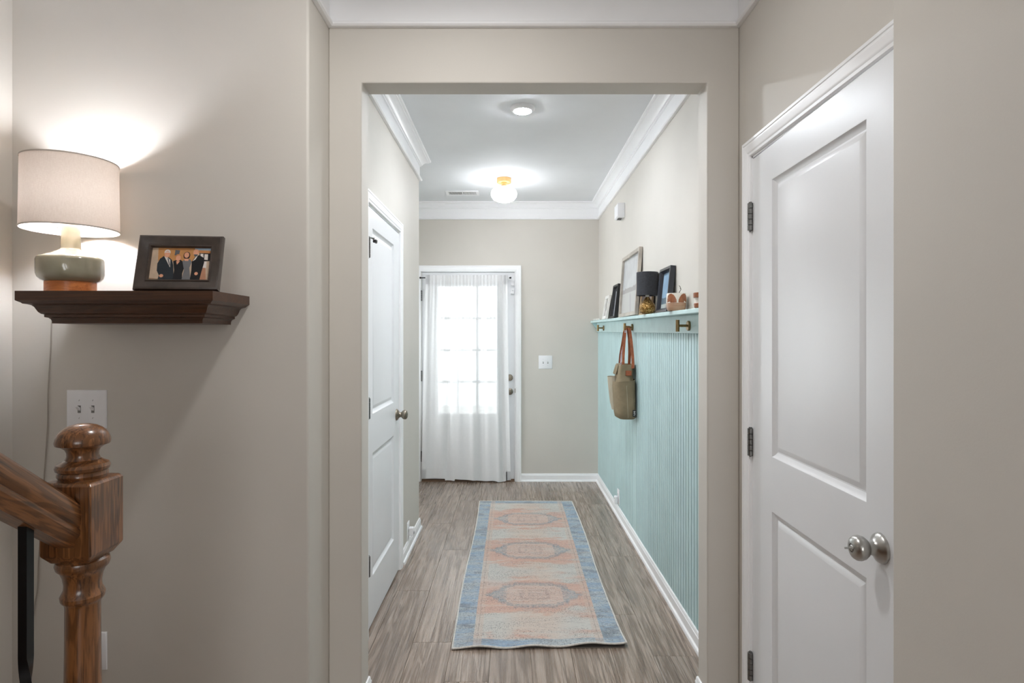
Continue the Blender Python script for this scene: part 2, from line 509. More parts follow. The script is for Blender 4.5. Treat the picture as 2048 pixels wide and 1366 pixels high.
# door_2: left side of the hall
d2 = struct(empty('door_2', (XL + .003, LD0 + .014, 0), (0, 0, PI / 2)))
w2 = .802
p2 = [(.113, .652, .235, .850), (.113, .652, 1.036, 1.962)]
obj('door_leaf', panel_leaf(w2, 2.048, .035, p2), M_door, d2, sharp=20)
for z in (1.845, 1.080, .330): hinge(d2, -.004, z)
knob(d2, .725, .958, M_nickel_dark)
mb = MB()
mb.tube([(0, -.012, 1.893), (.03, -.02, 1.893), (.062, -.028, 1.882)], .0035, 8)
mb.tube([(.0, -.012, 1.893), (.02, -.03, 1.893)], .004, 8)
mb.tube([(.058, -.032, 1.887), (.075, -.026, 1.880)], [.005, .006], 8)
st = obj('hinge_pin_stop', mb, M_steel, d2)
mb = MB(); mb.lathe([(.008, -.006), (.010, 0), (.008, .008)], 14, (.048, -.026, 1.882))
obj('rubber_bumper', mb, M_black, st)

# door_3: glazed front door
FY = YB + .006
d3 = struct(empty('door_3', (0, FY, 0)))
fx0, fx1, fz0, fz1 = -.889, .0235, .022, 2.062
gx0, gx1, gz0, gz1 = -.731, -.150, .666, 1.926
mb = MB()
mb.box(fx0, gx0, 0, .044, fz0, fz1); mb.box(gx1, fx1, 0, .044, fz0, fz1)
mb.box(gx0, gx1, 0, .044, gz1, fz1)
lp = [(gx0 - .02 - fx0, gx1 + .02 - fx0, .24 + fz0, .56)]
mb.box(gx0, gx1, 0, .044, fz0, gz0)
obj('door_leaf', mb, M_door, d3)
fr = MB()
fp = [(0, 0), (0, .008), (.008, .012), (.02, .010), (.024, 0)]
rings = []
for du, dv, x, z in ((-1, -1, gx0, gz0), (-1, 1, gx0, gz1), (1, 1, gx1, gz1), (1, -1, gx1, gz0)):
    rings.append([(x + du * (a - .004), -d, z + dv * (a - .004)) for a, d in fp])
for i in range(4): fr.loft([rings[i], rings[(i + 1) % 4]])
obj('glazing_frame', fr, M_door, d3)
lo = MB()
rings = []
for du, dv, x, z in ((-1, -1, gx0 + .02, .22), (-1, 1, gx0 + .02, .52), (1, 1, gx1 - .02, .52), (1, -1, gx1 - .02, .22)):
    rings.append([(x + du * a, -d, z + dv * a) for a, d in fp])
for i in range(4): lo.loft([rings[i], rings[(i + 1) % 4]])
obj('panel_moulding', lo, M_door, d3)
bglass = NB('clear window glass')
lw = bglass.node('ShaderNodeFresnel', {'IOR': 1.5}).outputs[0]
tr = bglass.node('ShaderNodeBsdfTransparent', {0: (.96, .98, .98, 1)}).outputs[0]
gl = bglass.node('ShaderNodeBsdfGlossy', {0: (1, 1, 1, 1), 'Roughness': .02}).outputs[0]
mx = bglass.node('ShaderNodeMixShader', {0: lw, 1: tr, 2: gl}).outputs[0]
bglass.l.new(mx, bglass.out.inputs[0])
M_glass = bglass.mat
mw = .022
cw = (gx1 - gx0) / 3; rh = (gz1 - gz0) / 4
for i in (1, 2):
    mb = MB(); mb.box(gx0 + i * cw - mw / 2, gx0 + i * cw + mw / 2, .006, .036, gz0, gz1)
    obj('muntin', mb, M_door, d3, bevel=.003)
for j in (1, 2, 3):
    mb = MB(); mb.box(gx0, gx1, .008, .034, gz0 + j * rh - mw / 2, gz0 + j * rh + mw / 2)
    obj('muntin', mb, M_door, d3, bevel=.003)
for i in range(3):
    for j in range(4):
        mb = MB(); mb.box(gx0 + i * cw + mw / 2, gx0 + (i + 1) * cw - mw / 2, .018, .022, gz0 + j * rh + mw / 2, gz0 + (j + 1) * rh - mw / 2)
        obj('pane', mb, M_glass, d3)
win = struct(empty('window_1', (0, YB, 0)))
mb = MB()
mb.box(WX0, WX0 + .035, .03, .09, WZ0, WZ1); mb.box(WX1 - .035, WX1, .03, .09, WZ0, WZ1); mb.box(WX0, WX1, .03, .09, WZ0, WZ0 + .035); mb.box(WX0, WX1, .03, .09, WZ1 - .035, WZ1)
obj('window_frame', mb, M_trim, win)
obj('pane', MB().box(WX0 + .035, WX1 - .035, .05, .056, WZ0 + .035, WZ1 - .035), M_glass, win)
win2 = struct(empty('window_2', (-1.6, 0, 0)))
mb = MB()
mb.box(-.09, -.03, VY0, VY0 + .035, VZ0, VZ1); mb.box(-.09, -.03, VY1 - .035, VY1, VZ0, VZ1); mb.box(-.09, -.03, VY0, VY1, VZ0, VZ0 + .035); mb.box(-.09, -.03, VY0, VY1, VZ1 - .035, VZ1); mb.box(-.085, -.035, VY0, VY1, 1.30, 1.345)
obj('window_frame', mb, M_trim, win2)
for za, zb in ((VZ0 + .035, 1.30), (1.345, VZ1 - .035)): obj('pane', MB().box(-.063, -.057, VY0 + .035, VY1 - .035, za, zb), M_glass, win2)
mb = MB()
mb.box(fx1 - .012, DX1 - .001, .0445, .075, 0, DZ); mb.box(DX0 + .001, fx0 + .012, .0445, .075, 0, DZ); mb.box(DX0, DX1, .0445, .075, fz1 - .012, DZ)
obj('door_stop', mb, M_trim, d3)
for z in (1.833, 1.040, .246): hinge(d3, fx0 - .004, z, 1, M_steel, .0072, .10)
T = Matrix.Translation((-.022, 0, 1.024)) @ RX
obj('deadbolt', MB().lathe([(.032, 0), (.032, .008), (.028, .014), (.012, .016)], 28, M=T).box(-.004, .004, -.016, .016, .014, .028, M=T), M_nickel_dark, d3)
T = Matrix.Translation((-.022, 0, .886)) @ RX
obj('knob', MB().lathe([(.033, 0), (.033, .006), (.016, .012), (.013, .018), (.02, .021), (.026, .029), (.025, .038), (.012, .043)], 28, M=T), M_nickel_dark, d3)
M_sill = wood('brown threshold', (112, 80, 52), (100, 70, 46), (70, 46, 30), .5, 'x', .8, 0, .6)
mb = MB(); mb.prism([(YB - .022, 0), (YB - .018, .014), (YB + .01, .020), (YB + .14, .020), (YB + .14, 0)], 'x', DX0 + .008, DX1 - .008)
sill = struct(obj(trim_name(), mb, M_sill))
# outside ground seen through the panes
mb = MB(); mb.box(-4, 4, YB + .2, YB + 8, -.3, -.15)
struct(obj('ground_outside', mb, plain('pale concrete', (200, 198, 194), .9)))

# ------------------------------------------------------------------ staircase (left, runs up past the viewer)
mb = MB()
for i in range(9):
    y1 = 1.09 - i * .255
    z = .19 * (i + 1)
    mb.box(XS + .001, -.795, y1 - .255, y1, .0, z - .025)
    mb.box(XS + .001, -.780, y1 - .27, y1 + .025, z - .025, z)
struct(obj('floor_stairs', mb, M_oak_rail))
rail = empty('stair_railing', (-.845, 1.1815, 0))
tag(rail, 'oak stair railing with turned newel post and black twisted iron baluster', 'railing')
HB = .049
def blockrings(zs):
    return [[(-h, -h, z), (h, -h, z), (h, h, z), (-h, h, z)] for h, z in zs]
post = MB()
post.loft(blockrings([(.036, .983), (HB - .001, 1.000), (HB, 1.003), (HB, 1.133), (HB - .004, 1.139), (.034, 1.142)]))
post.lathe([(.036, .988), (.0445, .981), (.0462, .974), (.044, .966), (.038, .960), (.034, .950), (.0315, .935), (.032, .925), (.0345, .919), (.0378, .912), (.0368, .903), (.0315, .898), (.0297, .892), (.0302, .80), (.033, .62), (.036, .47), (.030, .45), (.041, .43), (.0445, .415), (.0445, .40)], 40)
post.loft(blockrings([(HB, 0.0), (HB, .39), (.040, .40)]))
np_ = obj('newel_post', post, M_oak, rail, sharp=30, bevel=.003)
cap = MB().lathe([(0, 1.2465), (.012, 1.246), (.023, 1.243), (.033, 1.2375), (.041, 1.229), (.0455, 1.219), (.0468, 1.212), (.0455, 1.2065), (.037, 1.203), (.030, 1.198), (.0268, 1.191), (.0265, 1.184), (.0295, 1.177), (.037, 1.172), (.0435, 1.169), (.0462, 1.163), (.0445, 1.157), (.0400, 1.1555), (.0425, 1.152), (.0430, 1.147), (.040, 1.141), (.040, 1.135)], 44)
obj('finial', cap, M_oak, np_, sharp=30)
# handrail
rp = [(-.018, 0), (-.021, .010), (-.030, .020), (-.0305, .026), (-.0275, .030), (-.0315, .037), (-.0325, .052), (-.0295, .066), (-.020, .074), (-.008, .0775)]
rp = rp + [(-x, z) for x, z in reversed(rp)]
SL = .73
yend = -HB
mb = MB()
ring = lambda yy: [(x, yy, 1.0185 + z * 1.235 + SL * (yend - yy)) for x, z in rp]
mb.loft([ring(yend), ring(yend - .5), ring(yend - 1.5)])
obj('handrail', mb, M_oak_rail, rail, sharp=30)
for i in range(4):
    yb_ = -.1385 - i * .125
    ztop = 1.0185 + SL * (yend - yb_) + .012
    yw = 1.1815 + yb_
    step = max(0, math.floor((1.115 - yw) / .255))
    zbot = .19 * (step + 1)
    rings = []
    hb = .0078
    zt0 = ztop - .235
    N = 44
    zs = [(ztop, 0), (zt0, 0)] + [(zt0 - .30 * k / N, PI * 1.5 * k / N) for k in range(1, N + 1)] + [(zbot + .0005, PI * 1.5)]
    for z, a in zs:
        tw = hb if (z > zt0 - .002 or z < zt0 - .299) else hb * 1.0
        rings.append([(tw * 1.414 * math.cos(a + PI / 4 + q * PI / 2), yb_ + tw * 1.414 * math.sin(a + PI / 4 + q * PI / 2), z) for q in range(4)])
    obj('baluster', MB().loft(rings), M_iron, rail, sharp=50)

# ------------------------------------------------------------------ walnut shelf and what stands on it
SX0, SX1, SYF, SZ = -1.484, -.893, 1.790, 1.556
prof = [(0, 0), (0, -.028), (.004, -.031), (.010, -.0345), (.0125, -.0375), (.0195, -.039), (.0215, -.0395), (.028, -.042), (.0325, -.047), (.0355, -.054), (.039, -.0615), (.044, -.067), (.0495, -.069), (.0495, -.0765), (.052, -.0775), (.057, -.079), (.061, -.083), (.063, -.089), (.063, -.096)]
mb = MB()
mb.loft([[(SX0 + i, SYF + i, SZ + z), (SX1 - i, SYF + i, SZ + z), (SX1 - i, YA - .0005, SZ + z), (SX0 + i, YA - .0005, SZ + z)] for i, z in prof])
sh = obj('wall_shelf', mb, M_walnut, sharp=28)
tag(sh, 'dark walnut wall shelf with stepped crown moulding under lamp and photo', 'shelf')

LX, LY = -1.397, 1.900
lampo = empty('table_lamp', (LX, LY, SZ))
tag(lampo, 'table lamp with cream drum shade and olive glazed base on walnut shelf', 'lamp')
M_ceramic = plain('olive celadon glaze', (150, 146, 126), .12, var=.05, vscale=14, coat=.6)
obj('wooden_foot', MB().lathe([(.066, .0005), (.0685, .003), (.0685, .034), (.066, .036)], 48), M_orange_wood, lampo)
obj('ceramic_body', MB().lathe([(.060, .034), (.068, .0355), (.078, .040), (.0865, .049), (.0900, .060), (.0908, .075), (.0908, .102), (.0895, .109), (.085, .1135), (.068, .1205), (.049, .1285), (.036, .135), (.0288, .1385), (.0275, .142), (.0265, .170), (.0240, .203), (.0222, .217), (.018, .221), (.010, .222)], 56), M_ceramic, lampo, sharp=60)
obj('socket', MB().lathe([(.0125, .219), (.0125, .250), (.011, .252), (.011, .268)], 24), M_brass, lampo)
M_bulb = emitter('lit bulb', (242, 246, 255), L_BULB)
obj('bulb', MB().lathe([(.010, .262), (.013, .272), (.024, .288), (.030, .306), (.027, .324), (.015, .336), (0, .339)], 24), M_bulb, lampo)
bs = NB('cream linen shade')
co = bs.coord('Object')
wv = bs.noise(bs.mapping(co, (160, 160, 900)), 1.0, 2); wh = bs.noise(bs.mapping(co, (900, 900, 60)), 1.0, 2)
cc = bs.mix(bs.ramp(bs.m('ADD', wv, wh), .75, 1.25), lin(236, 218, 203), lin(244, 228, 214))
df = bs.node('ShaderNodeBsdfDiffuse', {0: cc}).outputs[0]
tl = bs.node('ShaderNodeBsdfTranslucent', {0: cc}).outputs[0]
bs.l.new(bs.node('ShaderNodeMixShader', {0: .021, 1: df, 2: tl}).outputs[0], bs.out.inputs[0])
SB, ST = .200, .416
mb = MB().lathe([(.1312, SB), (.1282, ST)], 72, cap0=False, cap1=False)
shd = obj('lamp_shade', mb, bs.mat, lampo)
M_hem = plain('grey beige hem', (196, 184, 172), .8)
obj('shade_trim', MB().lathe([(.1302, SB + .003), (.1302, SB - .0012), (.1325, SB - .0012), (.1325, SB + .003)], 72, cap0=False, cap1=False), M_hem, shd)
obj('shade_trim', MB().lathe([(.1273, ST - .003), (.1273, ST + .0012), (.1294, ST + .0012), (.1294, ST - .003)], 72, cap0=False, cap1=False), M_hem, shd)
mb = MB()
ringp = [(.024 * math.cos(2 * PI * k / 24), .024 * math.sin(2 * PI * k / 24), .236) for k in range(25)]
mb.tube(ringp, .0022, 6)
for k in range(3):
    a = 2 * PI * k / 3 + .4
    mb.tube([(.024 * math.cos(a), .024 * math.sin(a), .236), (.07 * math.cos(a), .07 * math.sin(a), .222), (.129 * math.cos(a), .129 * math.sin(a), .222)], .0018, 6)
obj('shade_fitter', mb, M_steel, lampo)
# its cord, down the wall to the outlet
def wallpt(px, py, off=.003):
    s = 1200 / YA
    return ((px - 1024) / s, YA - off, 1.415 + (676 - py) / s)
def smooth(pts, k=6):
    out = []
    P = [Vector(p) for p in pts]
    for i in range(len(P) - 1):
        p0, p1, p2, p3 = P[max(i - 1, 0)], P[i], P[i + 1], P[min(i + 2, len(P) - 1)]
        for j in range(k):
            t = j / k
            out.append(.5 * ((2 * p1) + (p2 - p0) * t + (2 * p0 - 5 * p1 + 4 * p2 - p3) * t * t + (3 * p1 - p0 - 3 * p2 + p3) * t ** 3))
    out.append(P[-1])
    return out
M_cord = plain('clear cord', (172, 164, 154), .4)
cpts = [(110, 575), (106, 620), (104, 645), (102, 700), (97, 780), (96, 850), (90, 940), (84, 1040), (78, 1120), (76, 1175), (70, 1212), (60, 1290), (62, 1370), (110, 1410), (186, 1345)]
mb = MB(); mb.tube(smooth([wallpt(a, b_) for a, b_ in cpts]), .0010, 6)
mb.tube(smooth([wallpt(a + 2, b_, .004) for a, b_ in cpts]), .0010, 6)
cord = obj('lamp_cord', mb, M_cord)
tag(cord, 'thin lamp cord hanging down the wall below the walnut shelf', 'cord')

# picture frames ----------------------------------------------------------
def rect_frame(w, h, prof):
    """mitred frame; prof = (inset from the outer edge, y) with the back at y = 0 and the face towards -y"""
    mb = MB()
    rings = []
    for sx, sz in ((-1, 0), (1, 0), (1, 1), (-1, 1)):
        rings.append([(sx * (w / 2 - i), yy, (i if sz == 0 else h - i)) for i, yy in prof])
    for i in range(4): mb.loft([rings[i], rings[(i + 1) % 4]], cap0=False, cap1=False)
    return mb

M_espresso = plain('espresso frame lacquer', (62, 51, 44), .34, var=.12, vscale=25, coat=.5)
pf = empty('picture_frame', (-1.021, 1.832, SZ + .0008), (math.radians(-15), 0, .11))
tag(pf, 'dark brown picture frame with group photo leaning back on walnut shelf', 'picture frame')
fw, fh = .246, .178
obj('frame', rect_frame(fw, fh, [(0, 0), (0, -.014), (.002, -.019), (.007, -.021), (.014, -.018), (.024, -.012), (.029, -.0105), (.031, -.0125), (.0335, -.0125), (.037, -.0075), (.037, 0)]), M_espresso, pf, sharp=35)
mb = MB(); mb.box(-fw / 2 + .004, fw / 2 - .004, -.0035, -.0005, .004, fh - .004)
mb.prism([(-.0005, .12), (.0, .12), (.045, .004), (.043, .0035)], 'x', -.03, .03)
obj('backing', mb, M_black, pf)
pm = [plain('print tone %d' % i, c, .3, var=.03, vscale=60) for i, c in enumerate([
    (196, 172, 148), (196, 140, 84), (40, 46, 52), (26, 27, 30), (112, 112, 114), (222, 160, 128), (196, 132, 80), (52, 38, 34), (222, 214, 206), (92, 92, 96), (176, 198, 214), (178, 128, 100), (150, 120, 92)])]
PWD, PH = fw - .072, fh - .072
mb = MB()
layer = [0]
def ph(poly, mi):
    layer[0] += 1
    yy = -.0040 - layer[0] * .00003
    mb.add([((u - .5) * PWD, yy, .036 + (1 - v) * PH) for u, v in poly], [tuple(range(len(poly)))], mi)
def circ(u, v, ru, rv, n=14):
    return [(u + ru * math.cos(2 * PI * k / n), v + rv * math.sin(2 * PI * k / n)) for k in range(n)]
ph([(0, 0), (1, 0), (1, 1), (0, 1)], 0)
ph([(.10, 0), (.74, 0), (.74, .42), (.12, .42)], 1)
ph([(.72, 0), (1, 0), (1, .07), (.72, .06)], 10)
ph([(.74, .07), (1, .09), (1, .16), (.74, .15)], 6)
ph([(.80, .16), (1, .16), (1, .40), (.84, .42)], 3)
ph([(.82, .18), (.87, .18), (.88, .3), (.83, .3)], 8)
ph([(.89, .19), (.95, .19), (.955, .37), (.895, .36)], 8)
ph([(.86, .42), (.94, .42), (.94, .62), (.87, .62)], 8)
ph([(.80, .60), (.93, .62), (.96, 1), (.84, 1)], 11)
ph([(.39, .07), (.47, .08), (.46, .24), (.385, .24)], 9)
ph([(0, .94), (.16, .97), (.16, 1), (0, 1)], 12)
ph([(.205, .27), (.29, .30), (.35, .38), (.385, .55), (.42, 1), (.15, 1), (.165, .86), (.12, .72), (.115, .5), (.15, .35)], 2)
ph([(.215, .27), (.27, .30), (.325, .38), (.335, .62), (.30, .52)], 8)
ph([(.275, .33), (.295, .34), (.33, .55), (.315, .56)], 9)
ph(circ(.262, .145, .052, .085), 8); ph(circ(.262, .205, .046, .105), 5); ph([(.215, .13), (.31, .13), (.30, .155), (.225, .155)], 8)
ph(circ(.205, .875, .035, .05), 5)
ph([(.375, .42), (.43, .38), (.50, .38), (.56, .46), (.575, .60), (.55, .80), (.56, 1), (.40, 1), (.41, .7)], 3)
ph(circ(.455, .30, .055, .105), 6); ph(circ(.455, .325, .042, .09), 5); ph([(.425, .42), (.49, .42), (.445, .53)], 5)
ph([(.53, .42), (.58, .36), (.66, .36), (.69, .44), (.66, .62), (.70, 1), (.55, 1), (.575, .7)], 4)
ph(circ(.595, .24, .058, .12), 7); ph(circ(.592, .225, .042, .088), 5); ph([(.56, .34), (.63, .34), (.63, .41), (.57, .41)], 5)
ph([(.69, .42), (.73, .30), (.80, .22), (.88, .30), (.90, .45), (.87, .75), (.85, 1), (.69, 1), (.70, .7)], 3)
ph([(.70, .42), (.745, .29), (.78, .24), (.75, .36)], 8)
ph(circ(.745, .145, .048, .11), 5); ph([(.71, .20), (.78, .20), (.77, .26), (.73, .27)], 9)
ph(circ(.785, .80, .03, .05), 5)
obj('photo_print', mb, pm, pf)

# switch plates and outlets ----------------------------------------------
def plate(name, loc, rot, w, h, gangs, label, cat, kind='toggle', thick=.006):
    e = empty(name, loc, rot)
    tag(e, label, cat)
    mb = MB()
    b_ = .004
    mb.loft([[(-w / 2 + o, -yy, -h / 2 + o), (w / 2 - o, -yy, -h / 2 + o), (w / 2 - o, -yy, h / 2 - o), (-w / 2 + o, -yy, h / 2 - o)] for o, yy in ((0, .0002), (0, thick * .45), (.0015, thick * .8), (b_, thick))])
    obj('cover_plate', mb, M_plastic, e)
    for g in range(gangs):
        x = (g - (gangs - 1) / 2) * .046
        if kind == 'toggle':
            mb = MB(); mb.box(x - .0052, x + .0052, -thick - .0006, -thick + .001, -.0125, .0125)
            hs = obj('switch_slot', mb, M_nickel_dark if False else M_slot_grey, e)
            mb = MB(); mb.prism([(-thick, -.005), (-thick, .005), (-thick - .013, .0125), (-thick - .0145, .008)], 'x', x - .0042, x + .0042)
            obj('toggle', mb, M_plastic, e, bevel=.0008)
            for z in (-.030, .030):
                T = Matrix.Translation((x, -thick, z)) @ RX
                m2 = MB().lathe([(.0032, -.0004), (.003, .0008), (.0, .001)], 12, M=T)
                m2.box(-.0026, .0026, -.0005, .0005, .0008, .0012, 1, M=T @ Matrix.Rotation(1.2, 4, 'Z'))
                obj('screw', m2, [M_plastic, M_slot], e)
        elif kind == 'rocker':
            mb = MB(); mb.box(x - .0168, x + .0168, -thick - .002, -thick + .001, -.034, .034)
            obj('outlet_face', mb, M_plastic, e, bevel=.001)
        else:
            for z in (-.02, .02):
                mb = MB().lathe([(.016, -.0003), (.0155, .0016), (0, .0018)], 20, M=Matrix.Translation((x, -thick, z)) @ RX)
                mb.box(x - .007, x - .0055, -thick - .0022, -thick - .001, z - .002, z + .005, 1)
                mb.box(x + .0055, x + .007, -thick - .0022, -thick - .001, z - .002, z + .005, 1)
                obj('receptacle', mb, [M_plastic, M_slot], e)
    return e
M_slot_grey = plain('switch slot grey', (120, 118, 116), .6)
plate('light_switch', ((174.6 - 1024) / 588, YA, 1.415 + (676 - 818) / 588), (0, 0, 0), .135, .130, 2, 'white double toggle switch plate on wall behind the newel post', 'light switch')
plate('light_switch', ((1091 - 1024) / 202.5, YB, 1.415 + (676 - 724.5) / 202.5), (0, 0, 0), .134, .132, 2, 'white double toggle switch plate between front door and mint panelling', 'light switch')
plate('wall_outlet', ((193.5 - 1024) / 588, YA, 1.415 + (676 - 1301) / 588), (0, 0, 0), .072, .128, 1, 'white wall outlet plate half hidden behind turned newel post', 'outlet', 'rocker')
plate('wall_outlet', (XL, 3.985, .135), (0, 0, PI / 2), .074, .118, 1, 'white wall outlet above baseboard beside the left hall door', 'outlet', 'duplex')
plate('wall_outlet', (XBB, 4.78, .150), (0, 0, -PI / 2), .074, .118, 1, 'white wall outlet low on the mint beadboard wall', 'outlet', 'duplex')
pe = empty('plug_in_device', (XL + .0085, 3.985, .1335), (0, 0, PI / 2))
tag(pe, 'small white plug-in device in outlet beside left hall door', 'night light')
obj('device_body', MB().box(-.018, .018, -.032, -.0005, -.028, .026), M_plastic, pe, bevel=.005, seg=3)
obj('sensor_window', MB().box(-.012, .012, -.0335, -.031, -.018, -.002), M_slot_grey, pe)
pe = empty('plug_in_device', (XBB - .0085, 4.775, .140), (0, 0, -PI / 2))
tag(pe, 'white plug-in night light on the mint beadboard wall', 'night light')
obj('device_body', MB().box(-.020, .020, -.028, -.0005, -.045, .020), M_plastic, pe, bevel=.008, seg=3)
obj('sensor_window', MB().lathe([(.005, 0), (.004, .0015)], 12, M=Matrix.Translation((0, -.028, .0)) @ RX), M_slot_grey, pe)

# ------------------------------------------------------------------ ceiling fittings
dl = empty('disc_ceiling_light', (.061, 3.475, ZC))
tag(dl, 'lit round white disc light flush on the hall ceiling', 'ceiling light')
obj('trim_ring', MB().lathe([(.073, -.0003), (.073, -.006), (.070, -.013), (.060, -.021), (.052, -.023), (.050, -.020)], 48, cap1=False), M_plastic, dl)
obj('lens', MB().lathe([(.0515, -.0215), (.047, -.0255), (.03, -.0285), (0, -.0295)], 40, cap0=True), emitter('lit disc lens', (242, 248, 255), L_DISC), dl)

bo = NB('lit opal globe')
zo = bo.node('ShaderNodeSeparateXYZ', {0: bo.coord('Object')}).outputs[2]
eo = bo.node('ShaderNodeEmission', {0: lin(250, 251, 255), 1: bo.m('MULTIPLY', bo.m('ADD', .10, bo.m('MULTIPLY', bo.ramp(zo, -.085, -.14), .90)), L_GLOBE)})
bo.l.new(eo.outputs[0], bo.out.inputs[0])
M_opal = bo.mat
gl_ = empty('globe_ceiling_light', (-.067, 5.02, ZC))
tag(gl_, 'lit white glass globe light with brass base near the front door', 'ceiling light')
obj('brass_base', MB().lathe([(.060, -.0003), (.060, -.036), (.057, -.039), (.020, -.040), (.018, -.040)], 40), M_brass, gl_, bevel=0)
obj('brass_neck', MB().lathe([(.026, -.038), (.026, -.046), (.022, -.048), (.022, -.078)], 32), M_brass, gl_)
obj('glass_globe', MB().lathe([(.022, -.070), (.05, -.0725), (.082, -.083), (.102, -.103), (.108, -.128), (.104, -.153), (.088, -.176), (.058, -.191), (.02, -.1955), (0, -.196)], 48), M_opal, gl_)

ve = empty('ceiling_vent', (-.455, 5.52, ZC))
tag(ve, 'white slotted air vent in the hall ceiling left of globe light', 'vent')
vw, vd = .30, .165
mb = MB()
mb.box(-vw / 2, vw / 2, -vd / 2, -vd / 2 + .028, -.006, -.0003); mb.box(-vw / 2, vw / 2, vd / 2 - .028, vd / 2, -.006, -.0003)
mb.box(-vw / 2, -vw / 2 + .026, -vd / 2 + .028, vd / 2 - .028, -.006, -.0003); mb.box(vw / 2 - .026, vw / 2, -vd / 2 + .028, vd / 2 - .028, -.006, -.0003)
mb.box(-.006, .006, -vd / 2 + .028, vd / 2 - .028, -.006, -.0003)
obj('vent_frame', mb, M_plastic, ve, bevel=.0015)
obj('vent_duct', MB().box(-vw / 2 + .02, vw / 2 - .02, -vd / 2 + .02, vd / 2 - .02, -.0012, -.0004), M_black, ve)
for k in range(22):
    x = -.119 + k * .01133
    if abs(x) < .008: continue
    tl_ = .0035 if x < 0 else -.0035
    mb = MB(); mb.prism([(x - .0015, -.0013), (x + .0015, -.0013), (x + .0015 + tl_, -.0055), (x - .0015 + tl_, -.0055)], 'y', -vd / 2 + .028, vd / 2 - .028)
    obj('louvre', mb, M_plastic, ve)

cb = empty('chime_box', (XR, 4.632, 2.388), (0, 0, -PI / 2))
tag(cb, 'white door chime box high on the right hall wall', 'chime')
obj('chime_cover', MB().prism([(0, -.055), (-.046, -.052), (-.055, -.043), (-.055, .050), (-.050, .055), (0, .055)], 'x', -.072, .072), M_plastic, cb, bevel=.002)
mb = MB()
for k in range(5): mb.box(-.03, .03, -.042 + k * .006, -.039 + k * .006, -.0585, -.0535)
obj('chime_grille', mb, M_slot_grey, cb)

# ------------------------------------------------------------------ front door curtain and rod
ry, rz = YB - .038, 2.006
rod = empty('curtain_rod', (0, ry, rz))
tag(rod, 'thin black curtain rod across the top of the front door', 'curtain rod')
mb = MB(); mb.tube([(-.905, 0, 0), (-.012, 0, 0)], .0055, 10)
obj('rod', mb, M_black, rod)
mb = MB(); mb.tube([(-.907, 0, 0), (-.892, 0, 0)], .009, 12); obj('finial', mb, M_black, rod)
mb = MB(); mb.tube([(-.022, 0, 0), (-.006, 0, 0)], .009, 12); obj('finial', mb, M_black, rod)
for x in (-.832, -.042):
    mb = MB(); mb.box(x - .014, x + .014, .036, .0435, -.02, .02); mb.box(x - .008, x + .008, -.012, .038, -.016, -.006); mb.lathe([(.013, 0), (.014, .004), (.011, .008)], 18, M=Matrix.Translation((x, -.006, 0)) @ RX)
    obj('rod_bracket', mb, M_plastic, rod)

bc = NB('sheer white cotton')
co = bc.coord('Object')
w1_ = bc.noise(bc.mapping(co, (500, 500, 30)), 1.0, 2); w2_ = bc.noise(bc.mapping(co, (40, 40, 600)), 1.0, 2)
th = bc.ramp(bc.m('ADD', w1_, w2_), .7, 1.3)
white = (.80, .80, .805, 1)
dfc = bc.node('ShaderNodeBsdfDiffuse', {0: white}).outputs[0]
tlc = bc.node('ShaderNodeBsdfTranslucent', {0: white}).outputs[0]
trc = bc.node('ShaderNodeBsdfTransparent', {0: (1, 1, 1, 1)}).outputs[0]
cloth = bc.node('ShaderNodeMixShader', {0: .018, 1: dfc, 2: tlc}).outputs[0]
fac = bc.m('ADD', .925, bc.m('MULTIPLY', th, .045))
bc.l.new(bc.node('ShaderNodeMixShader', {0: fac, 1: trc, 2: cloth}).outputs[0], bc.out.inputs[0])
M_sheer = bc.mat
rc = random.Random(3)
NX, NZ = 220, 46
folds = [(rc.uniform(0, 1), rc.uniform(.012, .03), rc.uniform(-1, 1)) for _ in range(26)]
verts = []; faces = []
cuts = [.05, .17, .245, .36, .52, .60, .72, .86]
for j in range(NZ + 1):
    t = j / NZ                                    # 0 top .. 1 bottom
    for i in range(NX + 1):
        u = i / NX
        xl = -.848 - .037 * t; xr = -.040 + .030 * t ** 2.2
        x = xl + (xr - xl) * u
        hem = .030 + .010 * math.sin(5 * u + 1) - (.018 if .26 < u < .37 else 0) - .024 * max(0, (u - .62) / .38) ** .6 * (.6 + .4 * math.sin(u * 30))
        hem = max(hem, .006)
        z = 2.030 + (hem - 2.030) * t
        g = math.exp(-t * 9)
        y = 0
        for k, (c, wd, am) in enumerate(folds):
            d = (u - c) / (wd * (1 + 1.1 * t))
            y += am * math.exp(-d * d) * (.011 + .006 * t)
        y += g * .008 * math.sin(u * 150) + .006 * math.sin(u * 21 + 1) + .007 * math.sin(u * 9 + .5) * t
        y = max(-.030, min(.020, y))
        if t < .02: y *= .4
        yy = ry - .010 + (y - .006) * (1 if t > .03 else .6)
        verts.append((x, min(yy, ry + .026), z))
for j in range(NZ):
    for i in range(NX):
        a = j * (NX + 1) + i
        faces.append((a, a + 1, a + NX + 2, a + NX + 1))
cur = empty('curtain', (-.44, ry, .006))
tag(cur, 'sheer white curtain gathered on rod over the front door', 'curtain')
cm = MB(); cm.add([(x + .44, y_ - ry, z - .006) for x, y_, z in verts], faces)
cl = obj('curtain_panel', cm, M_sheer, cur, sharp=180)
